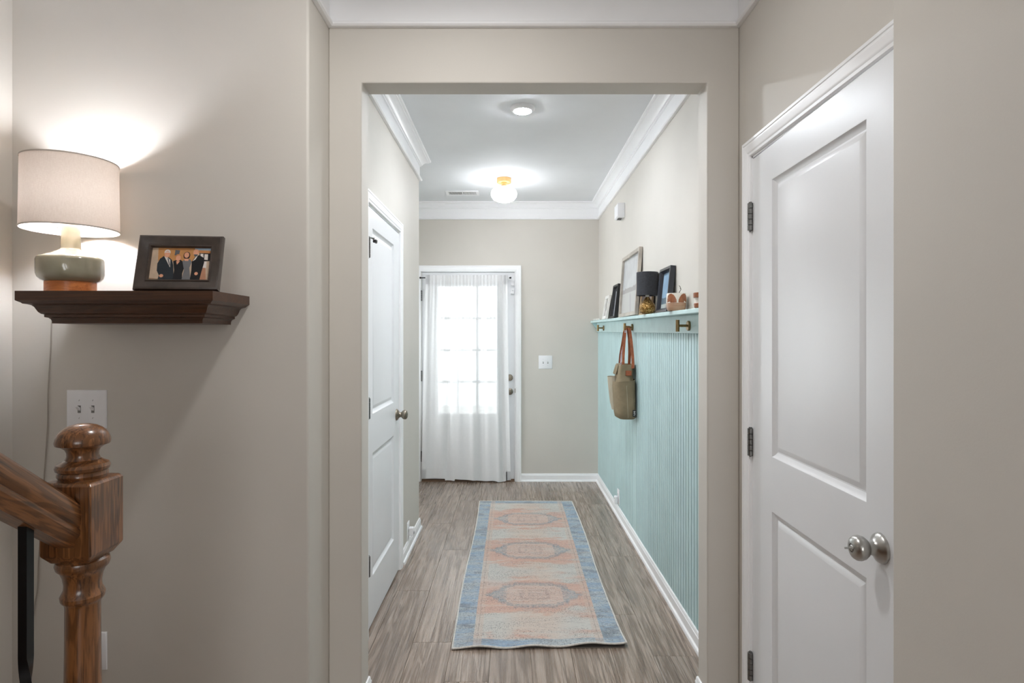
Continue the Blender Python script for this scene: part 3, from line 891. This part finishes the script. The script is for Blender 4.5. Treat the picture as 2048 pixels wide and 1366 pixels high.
# doubled fabric: rod pocket at the top, side hems
hv = MB()
def strip(i0, i1, j0, j1, off=-.0012):
    vs_ = []; fs_ = []
    for j in range(j0, j1 + 1):
        for i in range(i0, i1 + 1):
            x, y_, z = verts[j * (NX + 1) + i]; vs_.append((x + .44, y_ - ry + off, z - .006))
    n = i1 - i0 + 1
    for j in range(j1 - j0):
        for i in range(n - 1):
            a = j * n + i; fs_.append((a, a + 1, a + n + 1, a + n))
    return vs_, fs_
obj('rod_pocket', MB().add(*strip(0, NX, 0, 2)), M_sheer, cl, sharp=180)
obj('side_hem', MB().add(*strip(0, 12, 0, NZ)), M_sheer, cl, sharp=180)
obj('side_hem', MB().add(*strip(NX - 12, NX, 0, NZ)), M_sheer, cl, sharp=180)
obj('bottom_hem', MB().add(*strip(0, NX, NZ - 2, NZ)), M_sheer, cl, sharp=180)

for i, (z, lab) in enumerate(((1.957, 'upper white latch at the top right corner of front door'), (1.876, 'lower white latch at the top right corner of front door'))):
    e = empty('door_latch', (.0235, YB, z)); tag(e, lab, 'latch')
    obj('latch_body', MB().box(-.034, -.002, -.014, .0055, -.026, .026), M_plastic, e, bevel=.003)
    obj('latch_keeper', MB().box(.0075, .016, -.030, -.0135, -.030, .030), M_plastic, e, bevel=.002)
    obj('screw_cap', MB().lathe([(.0075, 0), (.0065, .003), (0, .0035)], 16, M=Matrix.Translation((-.016, -.014, .012)) @ RX), M_plastic, e)

# ------------------------------------------------------------------ rug
RXC, RYC, RW, RL = .1225, 3.955, .795, 2.445
def rug_mat():
    b = NB('faded vintage rug')
    co = b.coord('Object')
    warp = b.noise(co, 14, 2)
    sep = b.node('ShaderNodeSeparateXYZ', {0: co})
    wob = b.m('MULTIPLY', b.m('SUBTRACT', warp, .5), .035)
    x = b.m('ADD', sep.outputs[0], wob); y = b.m('ADD', sep.outputs[1], wob)
    ax = b.m('ABSOLUTE', x); ay = b.m('ABSOLUTE', y)
    streak = b.noise(b.mapping(co, (3, 16, 1)), 1.0, 4, .6)
    patch = b.noise(b.mapping(co, (2.2, 4.5, 1)), 1.0, 3, .55, .4)
    thread_x = b.noise(b.mapping(co, (12, 420, 1)), 1.0, 2)
    thread_y = b.noise(b.mapping(co, (420, 12, 1)), 1.0, 2)
    speck = b.noise(co, 160, 2, .7)
    # field
    sx, sy = sep.outputs[0], sep.outputs[1]
    asx = b.m('ABSOLUTE', sx); asy = b.m('ABSOLUTE', sy)
    d = b.m('SUBTRACT', b.m('MODULO', b.m('ADD', y, .345 - .028 + 6.9), .69), .345)
    ad = b.m('ABSOLUTE', d)
    grain = b.noise(b.mapping(co, (60, 120, 1)), 1.0, 4, .7)
    near = b.ramp(b.m('ADD', ad, b.m('MULTIPLY', b.m('SUBTRACT', b.noise(b.mapping(co, (4, 9, 1)), 1.0, 4, .6), .5), .75)), .27, .15)
    mid = b.ramp(ax, .20, .06)
    field = b.mix(b.m('MULTIPLY', near, .78), b.mix(mid, lin(200, 197, 190), lin(205, 189, 176)), lin(206, 158, 138))
    field = b.mix(b.m('MULTIPLY', b.ramp(patch, .54, .72), .6), field, lin(204, 158, 136))
    field = b.mix(b.m('MULTIPLY', b.ramp(patch, .47, .30), .85), field, lin(198, 194, 187))
    # stepped medallion
    st_ = b.m('MULTIPLY', b.m('FLOOR', b.m('MULTIPLY', ax, 26.0)), 1 / 26)
    mm = b.m('ADD', b.m('DIVIDE', ad, .150), b.m('DIVIDE', b.m('MAXIMUM', b.m('SUBTRACT', b.m('ADD', b.m('MULTIPLY', st_, .6), b.m('MULTIPLY', ax, .4)), .10), 0.0), .150))
    inside = b.ramp(mm, 1.0, .9)
    field = b.mix(b.m('MULTIPLY', inside, .6), field, lin(204, 186, 175))
    broken = b.m('ADD', .15, b.m('MULTIPLY', b.ramp(grain, .38, .62), .85))
    ring = b.m('MULTIPLY', b.m('MULTIPLY', b.ramp(mm, .72, .84), b.ramp(mm, 1.14, 1.02)), broken)
    field = b.mix(b.m('MULTIPLY', ring, .8), field, lin(134, 146, 152))
    mi_ = b.m('MULTIPLY', b.m('MULTIPLY', b.ramp(mm, .50, .55), b.ramp(mm, .64, .59)), broken)
    field = b.mix(b.m('MULTIPLY', mi_, .5), field, lin(196, 150, 132))
    tips = b.m('MULTIPLY', b.m('MULTIPLY', inside, b.ramp(ax, .165, .19)), broken)
    field = b.mix(b.m('MULTIPLY', tips, .75), field, lin(140, 162, 174))
    wing = b.m('MULTIPLY', b.m('MULTIPLY', b.ramp(b.m('ABSOLUTE', b.m('SUBTRACT', ax, .168)), .016, .010), b.ramp(ad, .13, .115)), broken)
    field = b.mix(b.m('MULTIPLY', wing, .6), field, lin(132, 148, 158))
    sq = b.m('MAXIMUM', b.m('DIVIDE', ad, .055), b.m('DIVIDE', ax, .075))
    sqr = b.m('MULTIPLY', b.m('MULTIPLY', b.ramp(sq, .76, .86), b.ramp(sq, 1.14, 1.04)), broken)
    field = b.mix(b.m('MULTIPLY', sqr, .55), field, lin(160, 138, 132))
    sq2 = b.m('MAXIMUM', b.m('DIVIDE', ad, .022), b.m('DIVIDE', ax, .035))
    sqr2 = b.m('MULTIPLY', b.m('MULTIPLY', b.ramp(sq2, .6, .75), b.ramp(sq2, 1.15, 1.0)), broken)
    field = b.mix(b.m('MULTIPLY', sqr2, .5), field, lin(146, 140, 140))
    # borders
    bl = b.mix(b.ramp(streak, .40, .60), lin(146, 168, 190), lin(182, 191, 195))
    bl = b.mix(b.m('MULTIPLY', b.ramp(b.noise(b.mapping(co, (5, 8, 1)), 1.0, 5, .65), .48, .62), .8), bl, lin(128, 138, 146))
    bl = b.mix(b.m('MULTIPLY', b.ramp(grain, .50, .66), .5), bl, lin(112, 116, 122))
    edge = b.m('MAXIMUM', b.ramp(asx, .302, .307), b.ramp(asy, 1.150, 1.157))
    col = b.mix(edge, field, bl)
    li = b.m('MULTIPLY', b.ramp(asx, .262, .266), b.ramp(asx, .304, .300))
    col = b.mix(b.m('MULTIPLY', li, .5), col, lin(206, 182, 166))
    l2 = b.m('MULTIPLY', b.m('MULTIPLY', b.ramp(asx, .281, .283), b.ramp(asx, .288, .286)), broken)
    col = b.mix(b.m('MULTIPLY', l2, .5), col, lin(118, 110, 108))
    # wear
    col = b.mix(b.m('MULTIPLY', b.ramp(b.noise(b.mapping(co, (4, 18, 1)), 1.0, 6, .7), .50, .70), .6), col, lin(198, 194, 188))
    col = b.mix(b.m('MULTIPLY', b.ramp(grain, .54, .72), .5), col, lin(116, 112, 112))
    col = b.mix(b.m('MULTIPLY', b.ramp(grain, .46, .28), .6), col, lin(222, 214, 206))
    col = b.mix(b.m('MULTIPLY', b.m('MULTIPLY', b.ramp(speck, .52, .66), b.ramp(streak, .40, .56)), .8), col, lin(96, 97, 100))
    col = b.mix(b.m('MULTIPLY', b.ramp(thread_x, .5, .75), .35), col, lin(140, 132, 126))
    col = b.mix(b.m('MULTIPLY', b.ramp(thread_y, .5, .75), .28), col, lin(210, 202, 194))
    col = b.node('ShaderNodeHueSaturation', {'Color': col, 'Saturation': .96, 'Value': .92}).outputs[0]
    b.set(col=col, rough=.92, spec=.2)
    b.bump(b.m('ADD', thread_x, thread_y), .3, .0015)
    return b.mat
M_rug = rug_mat()
M_bind = plain('pale serged rug edge', (206, 202, 196), .9, var=.06, vscale=90, bump=.4, bscale=400)
rug = empty('runner_rug', (RXC, RYC, 0))
tag(rug, 'faded vintage runner rug in salmon, cream and blue on the hall floor', 'rug')
def rugz(x, y):
    t = max(0, (-RL / 2 + .20 - y) / .20)
    w = .0055 * (1 + math.sin(x * 25 + 2.2)) + .013 * max(0, x) / .4
    return .0035 + t * t * w + .0008 * math.sin(y * 9) * (abs(x) / .4) ** 4
def rugxy(x, y):
    return x + .006 * math.sin(y * 3.1) * abs(x) / .4 + .018 * max(0, -y) / 1.2 * x / .4 * .0, y + (.012 if y < 0 else 0) * x / .4 * min(1, -y if y < 0 else 0)
nx, ny = 44, 110
vs_, fs_ = [], []
xs = [-RW / 2 + RW * i / nx for i in range(nx + 1)]; ys = [-RL / 2 + RL * j / ny for j in range(ny + 1)]
for k in (0, 1):
    for j in ys:
        for i in xs:
            X, Y = rugxy(i, j); vs_.append((X, Y, rugz(i, j) + (.0038 if k else 0)))
n1 = nx + 1; N1 = n1 * (ny + 1)
for j in range(ny):
    for i in range(nx):
        a = j * n1 + i
        fs_.append((a, a + 1, a + n1 + 1, a + n1)); fs_.append((N1 + a, N1 + a + 1, N1 + a + n1 + 1, N1 + a + n1))
for i in range(nx):
    fs_.append((i, i + 1, N1 + i + 1, N1 + i)); a = ny * n1 + i; fs_.append((a, a + 1, N1 + a + 1, N1 + a))
for j in range(ny):
    a = j * n1; fs_.append((a, a + n1, N1 + a + n1, N1 + a)); a += nx; fs_.append((a, a + n1, N1 + a + n1, N1 + a))
obj('rug_pile', MB().add(vs_, fs_), M_rug, rug, sharp=50)
loop = [(x, -RL / 2) for x in xs] + [(RW / 2, y) for y in ys[1:]] + [(x, RL / 2) for x in reversed(xs[:-1])] + [(-RW / 2, y) for y in reversed(ys[:-1])]
mb = MB(); mb.tube([(rugxy(x, y)[0], rugxy(x, y)[1], rugz(x, y) + .0024) for x, y in loop], .0046, 8)
obj('edge_binding', mb, M_bind, rug)
mb = MB(); mb.box(-RW / 2 + .03, RW / 2 - .005, -RL / 2 + .006, RL / 2 - .02, .0003, .0028)
obj('rug_pad', mb, plain('grey rug pad', (112, 104, 98), .9), rug)

# ------------------------------------------------------------------ mint ledge, hooks and what stands there
XLF = .776
ledge = empty('ledge_shelf', (XBB, 4.15, 1.45))
tag(ledge, 'mint green picture ledge with hook board along the right hall wall', 'shelf')
def lbox(x0, x1, y0, y1, a0, a1, f=zl):
    """box following the slope of the ledge; a = height relative to the top"""
    vs = []
    for x in (x0, x1):
        for y_ in (y0, y1):
            for a in (a0, a1): vs.append((x - XBB, y_ - 4.15, f(y_) + a - 1.45))
    return vs, [(0, 1, 3, 2), (4, 6, 7, 5), (0, 4, 5, 1), (2, 3, 7, 6), (0, 2, 6, 4), (1, 5, 7, 3)]
yj = 4.165
Y0L = YO1 + .002
M_mint2 = plain('mint green knotty board paint', (192, 217, 217), .45, var=.025, vscale=10, bump=.15, bscale=25)
for a, b_ in ((Y0L, yj - .0006), (yj + .0006, YB - .001)):
    obj('shelf_board', MB().add(*lbox(XLF, XR - .001, a, b_, -.0205, 0)), M_mint2, ledge, bevel=.0025)
    obj('hook_board', MB().add(*lbox(XBB - .013, XBB - .0002, a, b_, -.108, -.021)), M_mint2, ledge, bevel=.0015)
mb = MB(); mb.prism([(XLF + .012 - XBB, zl(YB) - .021 - 1.45), (-.013, zl(YB) - .021 - 1.45), (-.013, zl(YB) - .085 - 1.45)], 'y', YB - .020 - 4.15, YB - .002 - 4.15)
obj('end_bracket', mb, M_mint2, ledge)

XHB = XBB - .013
hooks = [(5.455, 'far'), (4.160, 'mid'), (2.832, 'near')]
labs = {'far': 'brass coat hook on the mint board nearest the far wall', 'mid': 'brass coat hook on the mint board holding the canvas tote', 'near': 'brass coat hook on the mint board closest to the opening'}
for y_, k in hooks:
    e = empty('coat_hook', (XHB, y_, zl(y_) - .072), (0, 0, -PI / 2))
    tag(e, labs[k], 'hook', 'coat hooks on the mint board')
    obj('rosette', MB().lathe([(.0235, .0002), (.0235, .008), (.0215, .010), (0, .0102)], 32, M=RX), M_bronze, e)
    obj('hook_stem', MB().lathe([(.0062, .009), (.0062, .050)], 16, M=RX), M_bronze, e)
    obj('hook_bar', MB().lathe([(.0082, -.028), (.0088, -.0275), (.0088, .0275), (.0082, .028)], 20, (0, -.0555, 0)), M_bronze, e)

def ledge_frame(name, y0, y1, h, xb, label, prof, fmat, content, xtop=None, depth=.02, border=.02):
    """frame leaning on the right wall, back bottom edge at x = xb"""
    w = y1 - y0; yc = (y0 + y1) / 2
    xt = XR - .002
    tilt = math.asin(min(.5, (xt - xb) / h))
    e = empty(name, (xb, yc, zl(yc) + .0012 + .0063 * w), (-tilt, 0, -PI / 2))
    e.rotation_euler = (-tilt, math.atan(.0125) * 0, -PI / 2)
    tag(e, label, 'picture frame')
    obj('frame', rect_frame(w, h, prof), fmat, e, sharp=35)
    obj('backing', MB().box(-w / 2 + .004, w / 2 - .004, -.003, -.0003, .004, h - .004), M_black, e)
    content(e, w, h, border)
    return e

M_taupe = plain('grey taupe wood frame', (176, 168, 157), .5, var=.08, vscale=18)
def art_mat(name, sky, land, lower, hz_, hill=.09):
    b = NB(name); co = b.coord('Object'); sp = b.node('ShaderNodeSeparateXYZ', {0: co})
    hzn = b.m('ADD', hz_, b.m('MULTIPLY', b.m('SUBTRACT', b.noise(b.mapping(co, (7, 1, .01)), 1.0, 4), .5), hill))
    z = sp.outputs[2]
    c = b.mix(b.ramp(b.noise(co, 9, 3), .35, .7), lin(*sky), tuple(min(1, v * 1.12) for v in lin(*sky)[:3]) + (1,))
    c = b.mix(b.ramp(z, b.m('ADD', hzn, .004), hzn), c, lin(*land))
    c = b.mix(b.ramp(z, hz_ - .030, hz_ - .036), c, lin(*lower))
    road = b.m('ABSOLUTE', b.m('ADD', sp.outputs[0], b.m('MULTIPLY', b.m('SUBTRACT', z, hz_), .35)))
    c = b.mix(b.m('MULTIPLY', b.m('MULTIPLY', b.ramp(road, .03, .02), b.ramp(z, hz_ - .03, hz_ - .06)), .5), c, lin(*land))
    b.set(col=c, rough=.12, spec=.5)
    return b.mat
def art(mat, y=-.006):
    def f(e, w, h, bd):
        obj('art_print', MB().box(-w / 2 + bd - .002, w / 2 - bd + .002, y, -.0032, bd - .002, h - bd + .002), mat, e)
    return f
A_prof = [(0, 0), (0, -.022), (.0245, -.022), (.0255, -.020), (.0255, -.004), (.0255, 0)]
ledge_frame('picture_frame', 3.93, 4.54, .447, .826, 'large grey framed landscape print leaning on wall behind gold lamp', A_prof, M_taupe,
            art(art_mat('misty landscape', (196, 199, 202), (168, 168, 168), (200, 201, 200), .205)), border=.026)
D_prof = [(0, 0), (0, -.024), (.014, -.024), (.016, -.020), (.020, -.008), (.020, 0)]
M_bw = art_mat('dark monochrome picture', (70, 70, 74), (40, 40, 44), (96, 98, 104), .11)
def bw(e, w, h, bd):
    art(M_bw)(e, w, h, bd)
    obj('mat_strip', MB().box(-w / 2 + .085, -w / 2 + .098, -.0075, -.0061, bd, h - .05), plain('pale strip', (190, 194, 200), .3), e)
ledge_frame('picture_frame', 4.705, 4.935, .270, .824, 'small black framed dark picture beside the large grey frame', D_prof, M_black, bw, border=.020)
W_prof = [(0, 0), (0, -.020), (.026, -.020), (.028, -.017), (.028, 0)]
M_whitef = plain('white frame paint', (232, 230, 226), .4)
ledge_frame('picture_frame', 5.16, 5.36, .208, .822, 'white framed picture at the far end of the mint ledge', W_prof, M_whitef,
            art(art_mat('pale grey sketch', (150, 146, 142), (120, 116, 112), (176, 172, 168), .11)), border=.030)
B_prof = [(0, 0), (0, -.027), (.013, -.027), (.016, -.024), (.024, -.010), (.024, 0)]
ledge_frame('picture_frame', 3.135, 3.365, .242, .832, 'deep black shadow box frame with bluish picture beside the planter', B_prof, plain('blue black lacquer', (36, 40, 50), .3, coat=.3),
            art(art_mat('blue sky seaside picture', (150, 178, 202), (108, 124, 134), (188, 198, 196), .08)), border=.026)
def stripes(e, w, h, bd):
    art(plain('dark brown picture', (62, 50, 46), .35, var=.2, vscale=30))(e, w, h, bd)
    for k in range(3):
        obj('picture_stripe', MB().box(.08 - k * .02, .084 - k * .02, -.0075, -.0061, bd + .03, h - bd), plain('pinkish stripe', (200, 150, 146), .4), e)
ledge_frame('picture_frame', 3.585, 3.905, .190, .838, 'low dark brown picture tucked behind the gold lamp', [(0, 0), (0, -.014), (.012, -.014), (.013, 0)], plain('tan wood frame', (176, 150, 118), .5), stripes, border=.013)

# gold lamp
def zlm(y): return zl(y) + .0012
gx, gy = .792, 3.512
gl2 = empty('accent_lamp', (gx, gy, zlm(gy)))
tag(gl2, 'small accent lamp with hammered gold base and black shade on mint ledge', 'lamp')
bg = NB('hammered gold')
vor = bg.node('ShaderNodeTexVoronoi', {'Vector': bg.coord('Object'), 'Scale': 140.0}).outputs[0]
bg.set(col=bg.mix(bg.ramp(vor, .15, .6), lin(216, 182, 122), lin(138, 104, 56)), rough=.28, metal=1.0)
bg.bump(vor, .9, .004)
obj('gold_base', MB().lathe([(.020, .0002), (.030, .002), (.038, .010), (.0455, .024), (.0475, .038), (.0445, .052), (.036, .066), (.026, .078), (.018, .088), (.013, .096), (.011, .100)], 48), bg.mat, gl2, sharp=60)
obj('lamp_neck', MB().lathe([(.011, .098), (.011, .112), (.0085, .114), (.0085, .150)], 20), plain('clear acrylic neck', (196, 192, 184), .2), gl2)
M_blackfab = plain('black fabric shade', (50, 51, 56), .8, var=.08, vscale=120, bump=.3, bscale=500)
obj('lamp_shade', MB().lathe([(.0625, .108), (.0625, .2435), (.0615, .2445), (.0605, .2435), (.0605, .108)], 48, cap0=False, cap1=False), M_blackfab, gl2)
obj('shade_spider', MB().box(-.061, .061, -.0015, .0015, .149, .151).box(-.0015, .0015, -.061, .061, .149, .151), M_steel, gl2)

# fox style planter
px_, py_ = .803, 2.935
pl_ = empty('planter', (px_, py_, zlm(py_)), (0, 0, -.12))
tag(pl_, 'small tan and white ceramic planter with brown patches on mint ledge', 'planter')
def sup(rx, ry_, z, n=40, e=2.9):
    out = []
    for k in range(n):
        a = 2 * PI * k / n; c, s_ = math.cos(a), math.sin(a)
        out.append((rx * math.copysign(abs(c) ** (2 / e), c), ry_ * math.copysign(abs(s_) ** (2 / e), s_), z))
    return out
M_tan = plain('tan glaze', (178, 142, 116), .35, var=.03); M_wht = plain('cream white glaze', (232, 226, 216), .3, var=.02)
M_brn = wood('brown patch grain', (164, 104, 70), (146, 88, 58), (110, 62, 40), .4, 'z', 2.0, .1, .7)
obj('pot_bottom', MB().loft([sup(.039, .038, .0002), sup(.043, .041, .006), sup(.0455, .043, .020), sup(.0457, .0432, .0225), sup(.0448, .0423, .0235), sup(.0448, .0423, .0245), sup(.0457, .0432, .0255), sup(.046, .0435, .038)]), M_tan, pl_)
obj('pot_top', MB().loft([sup(.046, .0435, .038), sup(.0462, .0437, .06), sup(.0455, .043, .080), sup(.044, .0415, .0855), sup(.042, .0395, .0845), sup(.041, .0385, .06)], cap0=False), M_wht, pl_)
obj('soil', MB().loft([sup(.0415, .039, .070), sup(.0415, .039, .0725)]), plain('dark soil', (60, 46, 36), .95), pl_)
def patch(pts):
    def surf(u, z, o=.0006):
        rx, ry_ = .0462 + o, .0437 + o
        ey = (max(0, 1 - abs(u / rx) ** 2.9)) ** (1 / 2.9)
        return (u, -ry_ * ey, z)
    # triangulated fan with rings so it follows the curve
    cx = sum(p[0] for p in pts) / len(pts); cz = sum(p[1] for p in pts) / len(pts)
    rings = []
    for t in (1, .75, .5, .25, .02):
        rings.append([surf(cx + (u - cx) * t, cz + (z - cz) * t) for u, z in pts])
    return MB().loft(rings, cap0=False, cap1=True)
ear = [(-.0455, .039), (-.0453, .058), (-.0435, .072), (-.037, .081), (-.028, .082), (-.018, .076), (-.010, .064), (-.005, .052), (-.004, .039), (-.015, .0385), (-.03, .0385)]
obj('ear_patch', patch(ear), M_brn, pl_); obj('ear_patch', patch([(-u, z) for u, z in reversed(ear)]), M_brn, pl_)
mb = MB(); mb.tube([(.014, 0, .072), (.016, .004, .092), (.024, .006, .105), (.020, .004, .118), (.014, .002, .124)], [.0018, .0018, .0016, .0014, .0012], 6)
mb.tube([(.024, .006, .105), (.019, .0, .112)], .0012, 6)
obj('dry_stem', mb, plain('dry stem', (70, 62, 44), .8), pl_)

cu = empty('small_pot', (.806, 2.555, zlm(2.555)))
tag(cu, 'small brown and white pot on mint ledge at the opening edge', 'pot')
obj('pot_foot', MB().lathe([(.026, .0002), (.030, .004), (.0315, .018), (.028, .022)], 32), M_brn, cu)
obj('pot_waist', MB().lathe([(.027, .021), (.0265, .034), (.029, .044)], 32), M_wht, cu)
obj('pot_rim', MB().lathe([(.029, .043), (.033, .046), (.0335, .064), (.031, .0655), (.029, .060), (.028, .048)], 32), M_brn, cu)

gar = empty('bead_garland', (.80, 5.62, zlm(5.62)))
tag(gar, 'string of tiny white beads lying at the far end of mint ledge', 'garland')
mb = MB(); pp = []
for k in range(15):
    yy = -.14 + k * .024; xx = -.006 + .007 * math.sin(k * 1.3)
    pp.append((xx, yy, .0125 * yy + .0075))
    mb.sphere((xx, yy, .0125 * yy + .0075), .0075, 12, 8)
obj('beads', mb, M_whitef, gar)
obj('string', MB().tube(pp, .001, 5), M_cord, gar)

# canvas tote -------------------------------------------------------------
bag = empty('tote_bag', (.79, 4.165, .862))
tag(bag, 'tan canvas tote bag with brown leather straps hanging from brass hook', 'bag')
def canvas(name, rgb):
    b = NB(name); co = b.coord('Object')
    f = b.ramp(b.noise(co, 14, 4, .6), .3, .7); w = b.noise(b.mapping(co, (500, 500, 500)), 1.0, 2)
    a = lin(*rgb); d = tuple(v * .82 for v in a[:3]) + (1,)
    b.set(col=b.mix(f, d, a), rough=.9, spec=.2); b.bump(b.m('ADD', w, b.m('MULTIPLY', f, 2.0)), .35, .003)
    return b.mat
M_canvas = canvas('tan canvas', (146, 131, 106)); M_canvas2 = canvas('pale canvas lining', (196, 186, 166))
M_leather = plain('brown strap leather', (150, 82, 48), .5, var=.1, vscale=40)
def rr(cx, cy, hx, hy, z, n=36, e=4.0, wob=0, seed=0):
    r_ = random.Random(seed); ph_ = [r_.uniform(0, 6) for _ in range(3)]
    out = []
    for k in range(n):
        a = 2 * PI * k / n; c, s_ = math.cos(a), math.sin(a)
        q = 1 + wob * (math.sin(3 * a + ph_[0]) + .6 * math.sin(5 * a + ph_[1]))
        out.append((cx + q * hx * math.copysign(abs(c) ** (2 / e), c), cy + q * hy * math.copysign(abs(s_) ** (2 / e), s_), z))
    return out
body = MB().loft([rr(-.005, .01, .050, .105, .000), rr(-.006, .01, .060, .118, .006), rr(-.008, .01, .064, .124, .04, wob=.01), rr(-.012, .01, .066, .124, .12, wob=.02, seed=2), rr(-.016, .01, .064, .118, .20, wob=.02, seed=3), rr(-.014, .014, .058, .106, .245, wob=.02, seed=3), rr(-.012, .020, .054, .098, .275, wob=.05, seed=3),
                  rr(-.008, .020, .051, .096, .30, wob=.06, seed=4), rr(-.004, .02, .051, .096, .340, wob=.08, seed=4), rr(.0, .02, .051, .097, .372, wob=.10, seed=4),
                  rr(.0, .02, .048, .093, .371, wob=.10, seed=4), rr(-.004, .02, .047, .091, .33, wob=.09, seed=4)])
bb = obj('bag_body', body, M_canvas, bag, sharp=60)
# pocket on the end that faces the viewer
def half(hx, hy, z, cx, cy, n=22, e=3.6, a0=-PI * 1.02, a1=.02 * PI, dz=0.0):
    out = []
    for k in range(n):
        a = a0 + (a1 - a0) * k / (n - 1); c, s_ = math.cos(a), math.sin(a)
        out.append((cx + hx * math.copysign(abs(c) ** (2 / e), c), cy + hy * math.copysign(abs(s_) ** (2 / e), s_), z + dz * c))
    return out
pk = [half(.052, .108, .001, -.005, .01), half(.064, .122, .008, -.006, .01), half(.068, .128, .05, -.009, .01), half(.071, .131, .14, -.014, .01), half(.072, .134, .22, -.018, .01), half(.070, .141, .262, -.018, .008, dz=.008)]
inn = [[(x * .965, y_ * .965, z) for x, y_, z in r_] for r_ in reversed(pk)]
obj('end_pocket', MB().loft(pk + inn, closed=False, cap0=False, cap1=False), M_canvas, bag, sharp=60)
obj('pocket_seam', MB().tube([(-.006, .01 - .1235, .012), (-.009, .01 - .1295, .06), (-.014, .01 - .1325, .15), (-.018, .01 - .1355, .235), (-.017, .008 - .1395, .262)], .0012, 6), M_canvas2, bag)
# bottle pocket on the room side
ps = [rr(-.060, .075, .024, .050, .05, 20, 2), rr(-.066, .078, .030, .058, .10, 20, 2), rr(-.073, .082, .034, .064, .20, 20, 2), rr(-.078, .085, .036, .066, .282, 20, 2), rr(-.078, .085, .033, .063, .281, 20, 2), rr(-.075, .083, .031, .060, .22, 20, 2)]
obj('side_pocket', MB().loft(ps), canvas('lit canvas', (186, 176, 156)), bag, sharp=60)  # same canvas as the bag, colour lightened for light on its room side
obj('pocket_lining', MB().loft([rr(-.077, .085, .0318, .0612, .262, 20, 2), rr(-.077, .085, .0318, .0612, .266, 20, 2)]), plain('dark patterned lining', (96, 66, 64), .9, var=.3, vscale=80), bag)
# flap folded at the top far side
fl = [[(-.066, .02, .300), (-.05, .02, .36), (-.01, .02, .385)], [(-.078, .07, .305), (-.06, .07, .365), (-.01, .07, .388)], [(-.070, .115, .30), (-.05, .115, .35), (-.005, .115, .37)]]
obj('folded_rim', MB().loft(fl, closed=False, cap0=False, cap1=False).loft([[(x + .003, y_, z - .004) for x, y_, z in r_] for r_ in fl], closed=False, cap0=False, cap1=False), M_canvas, bag, sharp=60)
obj('leather_tab', MB().box(-.016, .024, -.0835, -.0735, .296, .330), M_leather, bag, bevel=.002)
tg = obj('black_label', MB().box(.022, .046, -.1295, -.1265, .022, .068), M_black, bag)
mb = MB()
for z_, a_, b_ in ((.058, .028, .040), (.052, .030, .036), (.046, .028, .040), (.040, .034, .040), (.034, .028, .038)): mb.box(a_, b_, -.1300, -.1294, z_ - .0013, z_ + .0013)
obj('label_mark', mb, M_whitef, tg)
hz0 = zl(4.165) - .072 - .862
hxm = XHB - .79
def ribbon(pts, wv, t=.0022):
    """flat strap through pts, width along the vector wv"""
    P = smooth(pts, 6); wv = [Vector(w) for w in wv]
    rings = []
    for i, p in enumerate(P):
        q = i / (len(P) - 1) * (len(wv) - 1); k = min(int(q), len(wv) - 2); f = q - k
        w = wv[k].lerp(wv[k + 1], f)
        d = (P[min(i + 1, len(P) - 1)] - P[max(i - 1, 0)]).normalized()
        nrm = d.cross(w).normalized() * t / 2
        rings.append([p - w / 2 - nrm, p + w / 2 - nrm, p + w / 2 + nrm, p - w / 2 + nrm])
    return MB().loft(rings)
top = hz0 + .0075
obj('strap', ribbon([(.034, -.075, .345), (.036, -.055, .43), (.028, -.018, top - .06), (.020, -.010, top - .012), (.018, .0, top + .001), (.018, .010, top - .012), (.030, .03, top - .10), (.040, .07, .43), (.038, .085, .345)], [(.020, 0, 0), (.020, 0, 0), (.022, 0, 0), (.020, 0, 0), (.020, 0, 0)]), M_leather, bag)
obj('strap', ribbon([(-.030, -.070, .350), (-.026, -.050, .43), (-.010, -.016, top - .06), (-.004, -.0105, top - .010), (-.003, .0, top + .0015), (-.003, .0105, top - .010), (-.014, .03, top - .10), (-.026, .06, .43), (-.030, .075, .345)], [(.018, 0, 0), (.018, 0, 0), (.020, 0, 0), (.018, 0, 0), (.018, 0, 0)]), M_leather, bag)
bst = NB('striped woven strap'); co = bst.coord('Object'); zc = bst.node('ShaderNodeSeparateXYZ', {0: co}).outputs[2]
fz = bst.m('FRACT', bst.m('MULTIPLY', zc, 110.0))
cs = bst.mix(bst.m('GREATER_THAN', fz, .5), lin(226, 214, 214), lin(122, 66, 72)); cs = bst.mix(bst.m('GREATER_THAN', fz, .8), cs, lin(60, 66, 96))
bst.set(col=cs, rough=.8)
obj('woven_cord', ribbon([(-.046, -.06, .350), (-.040, -.042, .43), (-.014, -.014, top - .11), (-.005, -.0135, top - .03)], [(.008, 0, 0), (.010, 0, 0), (.012, 0, 0)], .003), bst.mat, bag)
